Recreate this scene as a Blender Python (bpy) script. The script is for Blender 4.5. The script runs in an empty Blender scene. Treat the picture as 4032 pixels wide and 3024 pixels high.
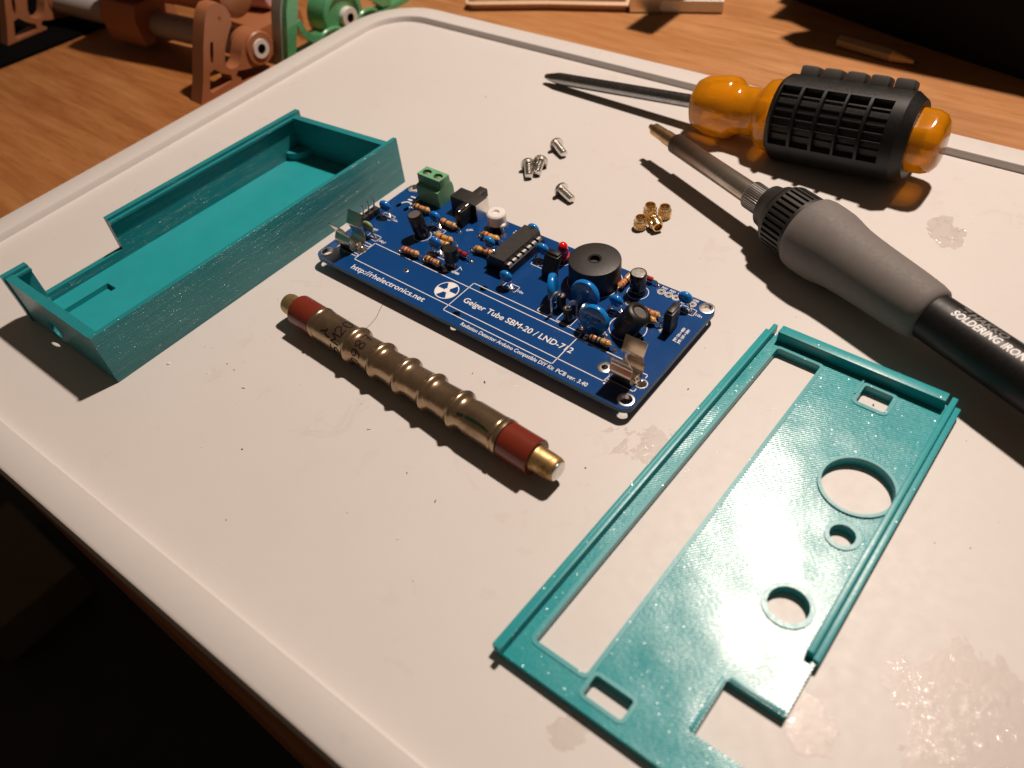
import bpy, bmesh, math, random
from mathutils import Vector, Matrix
from mathutils.geometry import tessellate_polygon
random.seed(7)
S = 0.001                                  # geometry below is written in millimetres
sc = bpy.context.scene
C = sc.collection

# ------------------------------------------------------------------ camera, world, lamp, exposure
cam = bpy.data.cameras.new('camera'); co = bpy.data.objects.new('camera', cam); C.objects.link(co)
co.location = (0.189064, -0.119654, 0.162956)
yaw, pitch, roll = 0.75098, 0.74564, -0.11601
co.rotation_mode = 'QUATERNION'
co.rotation_quaternion = (Matrix.Rotation(yaw, 3, 'Z') @ Matrix.Rotation(pitch, 3, 'X') @ Matrix.Rotation(roll, 3, 'Z')).to_quaternion()
cam.sensor_width = 36; cam.lens = 27.529; cam.clip_start = 0.005; cam.clip_end = 20
cam.dof.use_dof = True; cam.dof.focus_distance = 0.238; cam.dof.aperture_fstop = 13.0
sc.camera = co

w = bpy.data.worlds.new('World'); sc.world = w; w.use_nodes = True
bg = w.node_tree.nodes['Background']
bg.inputs['Color'].default_value = (1.0, 0.68, 0.45, 1); bg.inputs['Strength'].default_value = 0.060

ld = bpy.data.lights.new('desk_lamp', 'SPOT'); ld.spot_size = math.radians(84); ld.spot_blend = .8; ld.energy = 33.5; ld.color = (1.0, 0.825, 0.70); ld.shadow_soft_size = 0.021
lo = bpy.data.objects.new('desk_lamp', ld); lo.location = (0.112, 0.374, 0.735); C.objects.link(lo)
lo.rotation_euler = (Vector((0.110, 0.030, 0)) - lo.location).to_track_quat('-Z', 'Y').to_euler()

sc.view_settings.view_transform = 'Standard'; sc.view_settings.look = 'None'
sc.view_settings.exposure = 0; sc.view_settings.gamma = 1
sc.render.engine = 'CYCLES'
sc.cycles.use_denoising = True
sc.cycles.max_bounces = 10; sc.cycles.transparent_max_bounces = 12
sc.cycles.sample_clamp_indirect = 4.0
sc.cycles.caustics_reflective = False

# ------------------------------------------------------------------ material helpers
class NT:
    def __init__(s, name):
        s.m = bpy.data.materials.new(name); s.m.use_nodes = True
        s.t = s.m.node_tree; s.n = s.t.nodes; s.p = s.n['Principled BSDF']; s.out = s.n['Material Output']
    def nd(s, typ, **kw):
        n = s.n.new(typ)
        for k, v in kw.items():
            if k[0] == '_': setattr(n, k[1:], v)
            else: s.inp(n, k, v)
        return n
    def inp(s, n, k, v):
        k = {'Fac_': 'Factor'}.get(k, k)
        sock = n.inputs[k] if not isinstance(k, int) else n.inputs[k]
        if isinstance(v, bpy.types.NodeSocket): s.t.links.new(v, sock)
        else: sock.default_value = v
    def set(s, **kw):
        for k, v in kw.items():
            s.inp(s.p, k.replace('_', ' '), v)
    def coord(s, scale=(1, 1, 1), rot=(0, 0, 0)):
        g = s.n.new('ShaderNodeNewGeometry')
        m = s.nd('ShaderNodeMapping', Scale=scale, Rotation=rot, Vector=g.outputs['Position'])
        return m.outputs[0]
    def noise(s, vec, scale, detail=3, rough=.55, dist=0):
        return s.nd('ShaderNodeTexNoise', Vector=vec, Scale=scale, Detail=detail, Roughness=rough, Distortion=dist)
    def ramp(s, fac, stops):
        r = s.nd('ShaderNodeValToRGB', Fac=fac); e = r.color_ramp.elements
        while len(e) < len(stops): e.new(.5)
        for i, (p, c) in enumerate(stops):
            e[i].position = p; e[i].color = (c, c, c, 1) if not hasattr(c, '__len__') else (*c[:3], 1)
        return r.outputs[0]
    def math(s, op, a, b=0., c=None):
        n = s.n.new('ShaderNodeMath'); n.operation = op
        s.inp(n, 0, a); s.inp(n, 1, b)
        if c is not None: s.inp(n, 2, c)
        return n.outputs[0]
    def mix(s, fac, a, b, typ='RGBA', blend='MIX'):
        n = s.n.new('ShaderNodeMix'); n.data_type = typ
        if typ == 'RGBA': n.blend_type = blend
        ia, ib, io = (6, 7, 2) if typ == 'RGBA' else (2, 3, 0)
        if typ == 'RGBA':
            a = (*a[:3], 1) if isinstance(a, tuple) else a; b = (*b[:3], 1) if isinstance(b, tuple) else b
        s.inp(n, 0, fac); s.inp(n, ia, a); s.inp(n, ib, b)
        return n.outputs[io]
    def bump(s, h, strength=.3, dist=.0002, normal=None):
        b = s.nd('ShaderNodeBump', Strength=strength, Distance=dist, Height=h)
        if normal is not None: s.inp(b, 'Normal', normal)
        return b.outputs[0]

def flat(name, col, rough=.4, metal=0., spec=.5, coat=0., var=.12, vscale=400, bump=0., bscale=1500, trans=0., sss=0.):
    """plain solid material with slight procedural unevenness in colour, gloss and relief"""
    t = NT(name); v = t.coord()
    n = t.noise(v, vscale)
    dark = tuple(c * (1 - var) for c in col); light = tuple(min(1, c * (1 + var)) for c in col)
    t.set(Base_Color=t.mix(n.outputs[0], dark, light), Metallic=metal)
    t.p.inputs['Specular IOR Level'].default_value = spec
    n2 = t.noise(v, vscale * 2.3)
    t.set(Roughness=t.math('MULTIPLY_ADD', n2.outputs[0], rough * .5, rough * .75))
    if coat: t.p.inputs['Coat Weight'].default_value = coat; t.p.inputs['Coat Roughness'].default_value = .08
    if trans: t.p.inputs['Transmission Weight'].default_value = trans
    if sss:
        t.p.inputs['Subsurface Weight'].default_value = sss; t.p.inputs['Subsurface Scale'].default_value = .004
        t.p.inputs['Subsurface Radius'].default_value = (1, .8, .6)
    if bump:
        n3 = t.noise(v, bscale, 4)
        t.set(Normal=t.bump(n3.outputs[0], bump, .00008))
    return t.m

M = {}
# ---- grey tray plastic: matt, faint smears that are glossier and slightly darker, wet dried patches
def m_tray():
    t = NT('tray_plastic'); v = t.coord()
    big = t.noise(v, 14, 4, .6)
    col = t.mix(big.outputs[0], (.592, .565, .548), (.668, .641, .622))
    fine = t.noise(v, 900, 2)
    col = t.mix(t.math('MULTIPLY', fine.outputs[0], .10), col, (.48, .43, .39))
    # smears: blobs from thresholded noise, only in some areas
    sm = t.noise(v, 75, 5, .62, 1.2); area = t.noise(v, 11, 2)
    a = t.ramp(sm.outputs[0], [(.60, 0.), (.63, 1.)])
    b = t.ramp(area.outputs[0], [(.50, 0.), (.58, 1.)])
    smear = t.math('MULTIPLY', a, b)
    # wet dried film near the front right corner and beside the lid
    def spot(cx, cy, r0, r1):
        vm = t.nd('ShaderNodeVectorMath', _operation='DISTANCE'); t.inp(vm, 0, v); t.inp(vm, 1, (cx * S, cy * S, 0))
        mr = t.nd('ShaderNodeMapRange', Value=vm.outputs['Value']); mr.inputs[1].default_value = r0 * S; mr.inputs[2].default_value = r1 * S
        mr.inputs[3].default_value = 1; mr.inputs[4].default_value = 0
        return mr.outputs[0]
    wetn = t.noise(v, 60, 5, .6, .8)
    def wetpatch(sp, th):
        s_ = t.math('ADD', wetn.outputs[0], t.math('MULTIPLY', t.math('SUBTRACT', sp, .5), .5))
        return t.ramp(s_, [(th, 0.), (th + .012, 1.)])
    wet = t.math('MAXIMUM', wetpatch(spot(217, -32, 8, 26), .56), wetpatch(spot(127, -8, 3, 20), .64))
    wet = t.math('MAXIMUM', wet, wetpatch(spot(153, -77, 0, 9), .60))
    wet = t.math('MAXIMUM', wet, wetpatch(spot(192, -48, 4, 16), .68))
    wet = t.math('MAXIMUM', wet, wetpatch(spot(162, 120, 3, 16), .62))
    film = t.math('MAXIMUM', t.math('MULTIPLY', wet, .9), t.math('MULTIPLY', smear, .2))
    col = t.mix(t.math('MULTIPLY', film, .50), col, (.44, .365, .32))
    t.set(Base_Color=col)
    rg = t.noise(v, 300, 3)
    rough = t.math('MULTIPLY_ADD', rg.outputs[0], .16, .40)
    rough = t.mix(film, rough, .38, 'FLOAT')
    t.set(Roughness=rough)
    # the dried film is clear and gently wrinkled, so it glints where a wrinkle leans the right way
    wr = t.noise(v, 400, 2, .6, .6); wr2 = t.noise(v, 1100, 1)
    hw = t.math('ADD', wr.outputs[0], t.math('MULTIPLY', wr2.outputs[0], .35))
    cn = t.bump(hw, 1., .0010)
    patch = t.noise(v, 210, 3, .6)
    rimd = t.math('ADD', t.ramp(wetn.outputs[0], [(.50, .9), (.56, .0)]), t.ramp(patch.outputs[0], [(.54, 0.), (.60, .9)]))
    t.inp(t.p, 'Coat Weight', t.math('MULTIPLY', t.math('ADD', wet, t.math('MULTIPLY', smear, .15)), rimd)); t.p.inputs['Coat Roughness'].default_value = .05
    t.inp(t.p, 'Coat Normal', cn)
    scr = t.noise(t.coord((30, 1.2, 1), (0, 0, .5)), 60, 3, .6); scr2 = t.noise(t.coord((1.2, 34, 1), (0, 0, .25)), 60, 3, .6)
    sline = t.math('ADD', t.ramp(scr.outputs[0], [(.70, 0.), (.76, 1.)]), t.ramp(scr2.outputs[0], [(.70, 0.), (.76, 1.)]))
    micro = t.noise(v, 2500, 2)
    h2 = t.math('ADD', t.math('MULTIPLY', t.math('MULTIPLY', t.noise(v, 520, 3).outputs[0], wet), .8), t.math('ADD', t.math('MULTIPLY', micro.outputs[0], .08), t.math('MULTIPLY', sline, -.10)))
    t.set(Normal=t.bump(h2, .4, .00012))
    return t.m
M['tray'] = m_tray()

def m_wood():
    t = NT('table_wood')
    v = t.coord((1.0, 9.0, 9.0), (0, 0, math.radians(3)))
    g = t.noise(v, 15, 5, .55, .5); g2 = t.noise(v, 60, 3, .5, .3)
    f = t.math('ADD', t.math('MULTIPLY', g.outputs[0], .7), t.math('MULTIPLY', g2.outputs[0], .3))
    c = t.ramp(f, [(.22, (.25, .098, .032)), (.43, (.36, .160, .058)), (.57, (.45, .222, .092)), (.78, (.54, .300, .145))])
    big = t.noise(t.coord((.9, 3.2, 3)), 4.2, 2)
    c = t.mix(t.ramp(big.outputs[0], [(.38, 0.), (.62, 1.)]), t.mix(.45, c, (.46, .20, .065)), c)
    k = t.noise(t.coord((4, 40, 40)), 30, 3)
    c = t.mix(t.ramp(k.outputs[0], [(.66, 0.), (.74, .6)]), c, (.14, .05, .016))
    # stepped bands along the table, mostly darker and redder on the near side
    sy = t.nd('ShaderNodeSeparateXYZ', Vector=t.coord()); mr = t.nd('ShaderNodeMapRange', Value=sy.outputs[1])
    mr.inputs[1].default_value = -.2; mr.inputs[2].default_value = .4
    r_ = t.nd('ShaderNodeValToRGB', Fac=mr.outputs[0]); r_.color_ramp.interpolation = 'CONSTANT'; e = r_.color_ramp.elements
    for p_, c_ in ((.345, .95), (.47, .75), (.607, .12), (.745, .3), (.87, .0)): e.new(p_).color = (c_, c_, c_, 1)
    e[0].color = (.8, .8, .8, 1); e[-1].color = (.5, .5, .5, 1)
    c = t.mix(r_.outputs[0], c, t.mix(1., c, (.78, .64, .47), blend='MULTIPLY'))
    t.set(Base_Color=c, Roughness=t.math('MULTIPLY_ADD', g2.outputs[0], .2, .34))
    t.set(Normal=t.bump(f, .25, .0004))
    return t.m
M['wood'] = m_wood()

# ---- teal filament print: layer lines, pearly flakes
def m_pla(name, kind, col=(.020, .325, .36)):
    t = NT(name); g = t.n.new('ShaderNodeNewGeometry'); pos = g.outputs['Position']
    n = t.noise(pos, 120, 3)
    t.set(Base_Color=t.mix(n.outputs[0], tuple(c * .88 for c in col), tuple(c * 1.08 for c in col)))
    def wave(direction, period, dist, rot=0.):
        mp = t.nd('ShaderNodeMapping', Vector=pos, Rotation=(0, 0, rot))
        return t.nd('ShaderNodeTexWave', _wave_type='BANDS', _bands_direction=direction, Vector=mp.outputs[0],
                    Scale=2 * math.pi / (20 * period * S), Distortion=dist, Detail=2., **{'Detail Scale': 2.}).outputs['Fac']
    mott = t.noise(pos, 1100, 3)
    if kind == 'layer':
        h = wave('Z', .55, 1.2); nz = t.noise(t.nd('ShaderNodeMapping', Vector=pos, Scale=(.8, .16, 10)).outputs[0], 300, 3)
        h = t.math('ADD', t.math('MULTIPLY', h, .45), t.math('MULTIPLY', nz.outputs[0], .9)); st, ds, rg = .5, .00018, .30
    elif kind == 'raster':
        h = wave('X', .62, 1.3, math.radians(42)); big_ = t.noise(pos, 55, 2)
        h = t.math('ADD', t.math('MULTIPLY', h, t.math('MULTIPLY_ADD', big_.outputs[0], 1.6, -.2)), t.math('MULTIPLY', mott.outputs[0], .7)); st, ds, rg = .5, .00007, .25
    else:
        h = mott.outputs[0]; st, ds, rg = .4, .00004, .36
    if kind == 'smooth': st, rg = .06, .32
    if kind == 'raster':
        low = t.noise(pos, 34, 2)
        nb = t.bump(h, st, ds, t.bump(low.outputs[0], 1., .0008))
    else: nb = t.bump(h, st, ds)
    # glitter flakes: each tiny cell leans its own way under a clear coat
    vo = t.nd('ShaderNodeTexVoronoi', Vector=pos, Scale=3600.)
    off = t.nd('ShaderNodeVectorMath', _operation='SUBTRACT'); t.inp(off, 0, vo.outputs['Color']); t.inp(off, 1, (.5, .5, .5))
    sca = t.nd('ShaderNodeVectorMath', _operation='SCALE'); t.inp(sca, 0, off.outputs[0]); t.inp(sca, 'Scale', .60 if kind != 'smooth' else .4)
    nbs = t.bump(t.math('ADD', t.math('MULTIPLY', wave('Z', .55, 1.2), .8), t.math('MULTIPLY', nz.outputs[0], 2.2)), .8, .00032) if kind == 'layer' else nb
    add = t.nd('ShaderNodeVectorMath', _operation='ADD'); t.inp(add, 0, nbs); t.inp(add, 1, sca.outputs[0])
    nrm = t.nd('ShaderNodeVectorMath', _operation='NORMALIZE'); t.inp(nrm, 0, add.outputs[0])
    sel = t.nd('ShaderNodeSeparateColor', Color=vo.outputs['Color'])
    t.set(Roughness=t.math('MULTIPLY_ADD', mott.outputs[0], .18, rg - .09), Normal=nb)
    t.p.inputs['Specular IOR Level'].default_value = .6 if kind == 'raster' else .5
    flake = t.math('MULTIPLY', t.math('GREATER_THAN', sel.outputs[2], .93 if kind != 'smooth' else .93), .34 if kind != 'smooth' else .2)
    if kind == 'layer': flake = t.math('ADD', flake, t.math('MULTIPLY', t.math('GREATER_THAN', nz.outputs[0], .53), .5))
    t.inp(t.p, 'Coat Weight', flake)
    t.p.inputs['Coat Roughness'].default_value = .16
    t.inp(t.p, 'Coat Normal', nrm.outputs[0])
    return t.m
M['pla_layer'] = m_pla('teal_print_shaded_walls', 'layer', (.015, .235, .265))  # self-shading of the layer grooves put into a darker teal for the walls
M['pla_raster'] = m_pla('teal_print_plate', 'raster')
M['pla'] = m_pla('teal_print_rim', 'plain')
M['pla_smooth'] = m_pla('teal_print_floor', 'smooth')

def m_pcb():
    t = NT('blue_solder_mask'); v = t.coord()
    n = t.noise(v, 60, 4)
    c = t.mix(n.outputs[0], (.0028, .044, .180), (.005, .060, .230))
    d = t.noise(v, 1600, 2); c = t.mix(t.ramp(d.outputs[0], [(.72, 0.), (.80, .3)]), c, (.07, .12, .26))
    s2 = t.noise(t.coord((1, 3, 1), (0, 0, .4)), 110, 5, .7)
    c = t.mix(t.ramp(s2.outputs[0], [(.66, 0.), (.80, .2)]), c, (.05, .10, .22))
    t.set(Base_Color=c, Roughness=t.math('MULTIPLY_ADD', n.outputs[0], .12, .16))
    t.set(Normal=t.bump(d.outputs[0], .06, .00005))
    return t.m
M['pcb'] = m_pcb()
M['pcb_edge'] = flat('board_edge', (.012, .075, .14), .5, var=.25, bump=.2)
M['silk'] = flat('white_silkscreen', (.78, .78, .78), .55, var=.06)
M['tin'] = flat('solder_tin', (.72, .69, .66), .30, 1., var=.15, bump=.12)
M['nickel'] = flat('nickel_spring', (.66, .58, .49), .24, 1., var=.12, vscale=150, bump=.02, bscale=300)
M['pinmetal'] = flat('pin_metal', (.82, .78, .74), .42, 1., var=.1)
M['steel'] = flat('plated_steel', (.80, .77, .73), .30, 1., var=.1)
M['black'] = flat('black_plastic', (.008, .0072, .007), .42, var=.2, bump=.08, bscale=3000)
M['black_gloss'] = flat('black_sleeve', (.010, .010, .010), .25, var=.2)
M['blackgrey'] = flat('dark_grey_plastic', (.020, .0175, .016), .5, var=.25, bump=.15, bscale=4000)
M['alu'] = flat('aluminium_top', (.42, .40, .38), .38, 1., var=.2, bump=.1)
M['vent'] = flat('grey_sleeve_top', (.20, .18, .17), .5, .6, var=.2)
M['bluecap'] = flat('blue_ceramic', (.004, .20, .62), .2, coat=.5, var=.1)
M['bluecap2'] = flat('dark_blue_ceramic', (.003, .165, .62), .2, coat=.5, var=.1)
M['paleGreen'] = flat('pale_green_ceramic', (.30, .40, .22), .4, var=.15)
M['termgreen'] = flat('green_terminal_plastic', (.15, .40, .21), .42, var=.12, bump=.05)
M['white'] = flat('white_nylon', (.78, .74, .72), .38, sss=.25, var=.05)
M['tan'] = flat('tan_resistor_lacquer', (.62, .36, .15), .25, coat=.4, var=.12)
M['red'] = flat('red_band', (.45, .02, .015), .35)
M['yellow'] = flat('yellow_band', (.75, .42, .03), .3)
M['orange'] = flat('orange_band', (.75, .16, .02), .3)
M['violet'] = flat('violet_band', (.09, .01, .07), .35)
M['greenband'] = flat('green_band', (.01, .10, .03), .35)
M['brownband'] = flat('brown_band', (.16, .04, .012), .35)
M['gold'] = flat('gold_band', (.50, .26, .05), .3, .5)
M['ledred'] = flat('red_led_resin', (.80, .012, .014), .12, trans=.12, coat=.5, var=.05)
M['glassred'] = flat('red_glass_diode', (.40, .03, .015), .12, coat=.8, var=.3)
M['ink'] = flat('dark_ink', (.012, .004, .008), .7, spec=.2, var=.4, vscale=2500)
M['inkgreen'] = flat('green_ink', (.004, .022, .010), .4, var=.4, vscale=2500)
M['inkgrey'] = flat('grey_print', (.17, .16, .15), .5)
M['bakelite'] = flat('red_bakelite', (.165, .024, .012), .26, var=.15, vscale=90)

def m_brass_old():
    t = NT('oxidised_bronze'); v = t.coord()
    n = t.noise(v, 90, 5, .6); n2 = t.noise(v, 700, 3)
    f = t.math('ADD', t.math('MULTIPLY', n.outputs[0], .75), t.math('MULTIPLY', n2.outputs[0], .25))
    t.set(Base_Color=t.ramp(f, [(.32, (.24, .165, .10)), (.5, (.38, .27, .17)), (.68, (.53, .385, .25))]), Metallic=.88,
          Roughness=t.ramp(f, [(.3, .33), (.7, .23)]))
    t.set(Normal=t.bump(n2.outputs[0], .10, .0002))
    return t.m
M['bronze'] = m_brass_old()
def m_brasscap():
    t = NT('worn_brass_cap'); v = t.coord()
    n = t.noise(v, 260, 6, .7, .6); n2 = t.noise(v, 1500, 2)
    t.set(Base_Color=t.ramp(n.outputs[0], [(.36, (.15, .08, .03)), (.46, (.40, .25, .10)), (.60, (.55, .38, .18))]), Metallic=.85,
          Roughness=t.ramp(n.outputs[0], [(.35, .60), (.6, .38)]))
    t.set(Normal=t.bump(n.outputs[0], .2, .0003))
    return t.m
M['brasscap'] = m_brasscap()
M['brass'] = flat('bright_brass', (.92, .66, .34), .26, 1., var=.1, vscale=900, bump=.05)
M['tipmetal'] = flat('worn_soldering_tip', (.50, .33, .17), .36, 1., var=.35, vscale=500, bump=.15)
def m_barrel():
    t = NT('heat_stained_barrel'); v = t.coord()
    n = t.noise(v, 130, 5, .65)
    vm = t.nd('ShaderNodeVectorMath', _operation='DISTANCE'); t.inp(vm, 0, v); t.inp(vm, 1, (.0568, .112, .0115))
    mr = t.nd('ShaderNodeMapRange', Value=vm.outputs['Value']); mr.inputs[1].default_value = .016; mr.inputs[2].default_value = .045
    f = t.math('ADD', t.math('MULTIPLY', mr.outputs[0], .7), t.math('MULTIPLY', n.outputs[0], .4))
    t.set(Base_Color=t.ramp(f, [(.15, (.07, .042, .03)), (.5, (.26, .17, .12)), (.85, (.55, .48, .42))]), Metallic=.9,
          Roughness=t.ramp(f, [(.2, .5), (.8, .26)]))
    return t.m
M['barrel'] = m_barrel()
M['shaft'] = flat('dark_steel_shaft', (.34, .34, .345), .26, 1., var=.3, vscale=300, bump=.15)
M['grip'] = flat('grey_foam_rubber', (.165, .148, .138), .66, spec=.35, var=.1, bump=.22, bscale=1400)
M['rubber'] = flat('black_rubber', (.0055, .005, .0048), .45, spec=.4, var=.25, bump=.1, bscale=2200)
M['rubbergrey'] = flat('dark_grey_rubber', (.075, .070, .066), .55, var=.15, bump=.12)
M['brownprint'] = flat('brown_print', (.33, .125, .055), .42, var=.1, bump=.1)
M['tubegrey'] = flat('grey_plastic_tube', (.36, .33, .32), .4, var=.08)
M['tubewhite'] = flat('white_tube_end', (.70, .66, .62), .4, var=.08)
M['darkfabric'] = flat('black_fabric', (.006, .0065, .009), .85, spec=.2, var=.4, vscale=900, bump=.5, bscale=1800)
M['darkmat'] = flat('black_mat_rubber', (.002, .002, .0022), .9, spec=.05, var=.3)
M['brushwood'] = flat('pale_brush_wood', (.66, .46, .30), .45, var=.1)
M['bristle'] = flat('white_bristle', (.80, .77, .74), .7, var=.08, bump=.3)
M['pencilwood'] = flat('pencil_wood', (.50, .30, .13), .5, var=.15)
M['pencilpaint'] = flat('grey_pencil_paint', (.24, .175, .10), .4, var=.15)
M['floor'] = flat('dark_floor', (.012, .014, .014), .7, var=.5, vscale=8)
M['card'] = flat('cardboard', (.09, .07, .04), .8, var=.3, vscale=20)
M['cream'] = flat('cream_paper', (.70, .45, .28), .5, var=.08)
M['crumb'] = flat('dark_crumb', (.07, .03, .018), .5, var=.4)
M['crumbwhite'] = flat('white_crumb', (.85, .82, .80), .25, var=.1)
M['hair'] = flat('hair', (.22, .09, .05), .4)

def m_amber():
    t = NT('amber_acetate'); v = t.coord(); n = t.noise(v, 60, 3)
    col = (1.0, .30, .012, 1)
    g = t.nd('ShaderNodeBsdfRefraction', Color=(1., .56, .06, 1), Roughness=.08, IOR=1.35)
    tr = t.nd('ShaderNodeBsdfTransparent', Color=(1.0, .60, .06, 1))
    tl = t.nd('ShaderNodeBsdfTranslucent', Color=(1.0, .40, .012, 1))
    df = t.nd('ShaderNodeBsdfDiffuse', Color=(1., .37, .006, 1))
    gl = t.nd('ShaderNodeBsdfGlossy', Color=(1, 1, 1, 1), Roughness=.12)
    fr = t.nd('ShaderNodeFresnel', IOR=1.49)
    def mx(f, a, b):
        m_ = t.nd('ShaderNodeMixShader'); t.inp(m_, 0, f); t.inp(m_, 1, a.outputs[0]); t.inp(m_, 2, b.outputs[0]); return m_
    x = mx(t.math('MULTIPLY_ADD', n.outputs[0], .2, .12), tr, g)
    y = mx(.74, tl, df)
    z = mx(.60, x, y)
    o = mx(fr.outputs[0], z, gl)
    t.t.links.new(o.outputs[0], t.out.inputs[0])
    return t.m
M['amber'] = m_amber()
def m_greenplastic():
    t = NT('translucent_green_print'); v = t.coord((1, 1, 6)); n = t.noise(v, 200, 2)
    t.set(Base_Color=t.mix(n.outputs[0], (.07, .40, .15), (.20, .60, .32)), Roughness=.22)
    t.p.inputs['Transmission Weight'].default_value = .35; t.p.inputs['Coat Weight'].default_value = .5
    return t.m
M['greenprint'] = m_greenplastic()
M['greenpale'] = flat('pale_green_post', (.30, .33, .29), .4, var=.12)

# ------------------------------------------------------------------ mesh helpers
class MB:
    """collects shapes (millimetres) and links them as ONE mesh object"""
    def __init__(s): s.v = []; s.f = []; s.mi = []; s.T = None
    def _add(s, vs, fs, mi=0):
        o = len(s.v)
        for p in vs:
            p = Vector(p)
            s.v.append(s.T(p) if s.T else p)
        for i, f in enumerate(fs):
            s.f.append([o + k for k in f]); s.mi.append(mi if not isinstance(mi, list) else mi[i])
        return s
    def box(s, x0, y0, z0, x1, y1, z1, b=0., mi=0):
        if b <= 0:
            vs = [(x, y, z) for z in (z0, z1) for y in (y0, y1) for x in (x0, x1)]
            return s._add(vs, [(0, 2, 3, 1), (4, 5, 7, 6), (0, 1, 5, 4), (2, 6, 7, 3), (0, 4, 6, 2), (1, 3, 7, 5)], mi)
        bm = bmesh.new(); bmesh.ops.create_cube(bm, size=1)
        for v in bm.verts:
            v.co = Vector((x0 if v.co.x < 0 else x1, y0 if v.co.y < 0 else y1, z0 if v.co.z < 0 else z1))
        bmesh.ops.bevel(bm, geom=bm.edges[:], offset=b, segments=2, affect='EDGES', profile=.6)
        return s.bm(bm, mi)
    def bm(s, bm, mi=0):
        bm.verts.index_update()
        s._add([v.co.copy() for v in bm.verts], [[v.index for v in f.verts] for f in bm.faces], mi); bm.free(); return s
    def lathe(s, p, d, prof, n=24, mi=0, caps=(True, True), up=None, rfun=None):
        """profile [(t, r)] turned about the axis p + t*d"""
        p = Vector(p); d = Vector(d).normalized()
        a = Vector(up) if up else (Vector((0, 0, 1)) if abs(d.z) < .9 else Vector((1, 0, 0)))
        e1 = (a - d * a.dot(d)).normalized(); e2 = d.cross(e1)
        vs = []; fs = []
        for (t, r) in prof:
            for k in range(n):
                an = 2 * math.pi * k / n
                rr = rfun(t, an, r) if rfun else r
                vs.append(p + d * t + (e1 * math.cos(an) + e2 * math.sin(an)) * rr)
        for i in range(len(prof) - 1):
            for k in range(n):
                k2 = (k + 1) % n
                fs.append((i * n + k, i * n + k2, (i + 1) * n + k2, (i + 1) * n + k))
        if caps[0]: fs.append(list(range(n))[::-1])
        if caps[1]: fs.append([(len(prof) - 1) * n + k for k in range(n)])
        return s._add(vs, fs, mi)
    def cyl(s, p, q, r, n=16, mi=0, b=0.):
        p = Vector(p); q = Vector(q); L = (q - p).length
        pr = [(0, r), (L, r)] if not b else [(0, r - b), (b * .3, r - b * .3), (b, r), (L - b, r), (L - b * .3, r - b * .3), (L, r - b)]
        return s.lathe(p, q - p, pr, n, mi)
    def ell(s, c, rx, ry, rz, n=16, m=10, mi=0, R=None):
        c = Vector(c); vs = [Vector((0, 0, -rz))]; fs = []
        for i in range(1, m):
            th = math.pi * i / m - math.pi / 2
            for k in range(n):
                a = 2 * math.pi * k / n
                vs.append(Vector((rx * math.cos(th) * math.cos(a), ry * math.cos(th) * math.sin(a), rz * math.sin(th))))
        vs.append(Vector((0, 0, rz))); L = len(vs) - 1
        for k in range(n):
            k2 = (k + 1) % n
            fs.append((0, 1 + k2, 1 + k)); fs.append((L, L - n + k, L - n + k2))
            for i in range(m - 2):
                fs.append((1 + i * n + k, 1 + i * n + k2, 1 + (i + 1) * n + k2, 1 + (i + 1) * n + k))
        if R is not None: vs = [R @ v for v in vs]
        return s._add([c + v for v in vs], fs, mi)
    def tube(s, pts, r, n=8, mi=0):
        pts = [Vector(p) for p in pts]; vs = []; fs = []
        prev = None
        for i, p in enumerate(pts):
            d = (pts[min(i + 1, len(pts) - 1)] - pts[max(i - 1, 0)]).normalized()
            if prev is None:
                a = Vector((0, 0, 1)) if abs(d.z) < .9 else Vector((1, 0, 0)); e1 = (a - d * a.dot(d)).normalized()
            else: e1 = (prev - d * prev.dot(d)).normalized()
            prev = e1; e2 = d.cross(e1)
            rr = r[i] if hasattr(r, '__len__') else r
            for k in range(n):
                an = 2 * math.pi * k / n; vs.append(p + (e1 * math.cos(an) + e2 * math.sin(an)) * rr)
        for i in range(len(pts) - 1):
            for k in range(n):
                k2 = (k + 1) % n; fs.append((i * n + k, i * n + k2, (i + 1) * n + k2, (i + 1) * n + k))
        fs.append(list(range(n))[::-1]); fs.append([(len(pts) - 1) * n + k for k in range(n)])
        return s._add(vs, fs, mi)
    def prism(s, outer, z0, z1, holes=(), put=None, mi=0, side=None, b=0.):
        """polygon (with holes) extruded; put maps (a, b, h) to a point; b rounds the top rim"""
        put = put or (lambda a, b_, h: Vector((a, b_, h)))
        loops = [list(outer)] + [list(h) for h in holes]
        tri = tessellate_polygon([[Vector((x, y, 0)) for x, y in l] for l in loops])
        flatp = [p for l in loops for p in l]; n = len(flatp)
        vs = [put(x, y, z0) for x, y in flatp] + [put(x, y, z1) for x, y in flatp]
        fs = []; ms = []
        side = mi if side is None else side
        def area(l): return sum(l[i][0] * l[(i + 1) % len(l)][1] - l[(i + 1) % len(l)][0] * l[i][1] for i in range(len(l)))
        for t3 in tri:
            a, b_, c = t3
            pa, pb, pc = flatp[a], flatp[b_], flatp[c]
            if (pb[0] - pa[0]) * (pc[1] - pa[1]) - (pb[1] - pa[1]) * (pc[0] - pa[0]) < 0: a, b_, c = a, c, b_
            fs.append((n + a, n + b_, n + c)); ms.append(mi)
            fs.append((a, c, b_)); ms.append(mi)
        o = 0
        for li, l in enumerate(loops):
            k = len(l); ccw = area(l) > 0
            for i in range(k):
                i2 = (i + 1) % k
                q = (o + i, o + i2, n + o + i2, n + o + i)
                fs.append(q if (ccw == (li == 0)) else q[::-1]); ms.append(side)
            o += k
        return s._add(vs, fs, ms)
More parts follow.
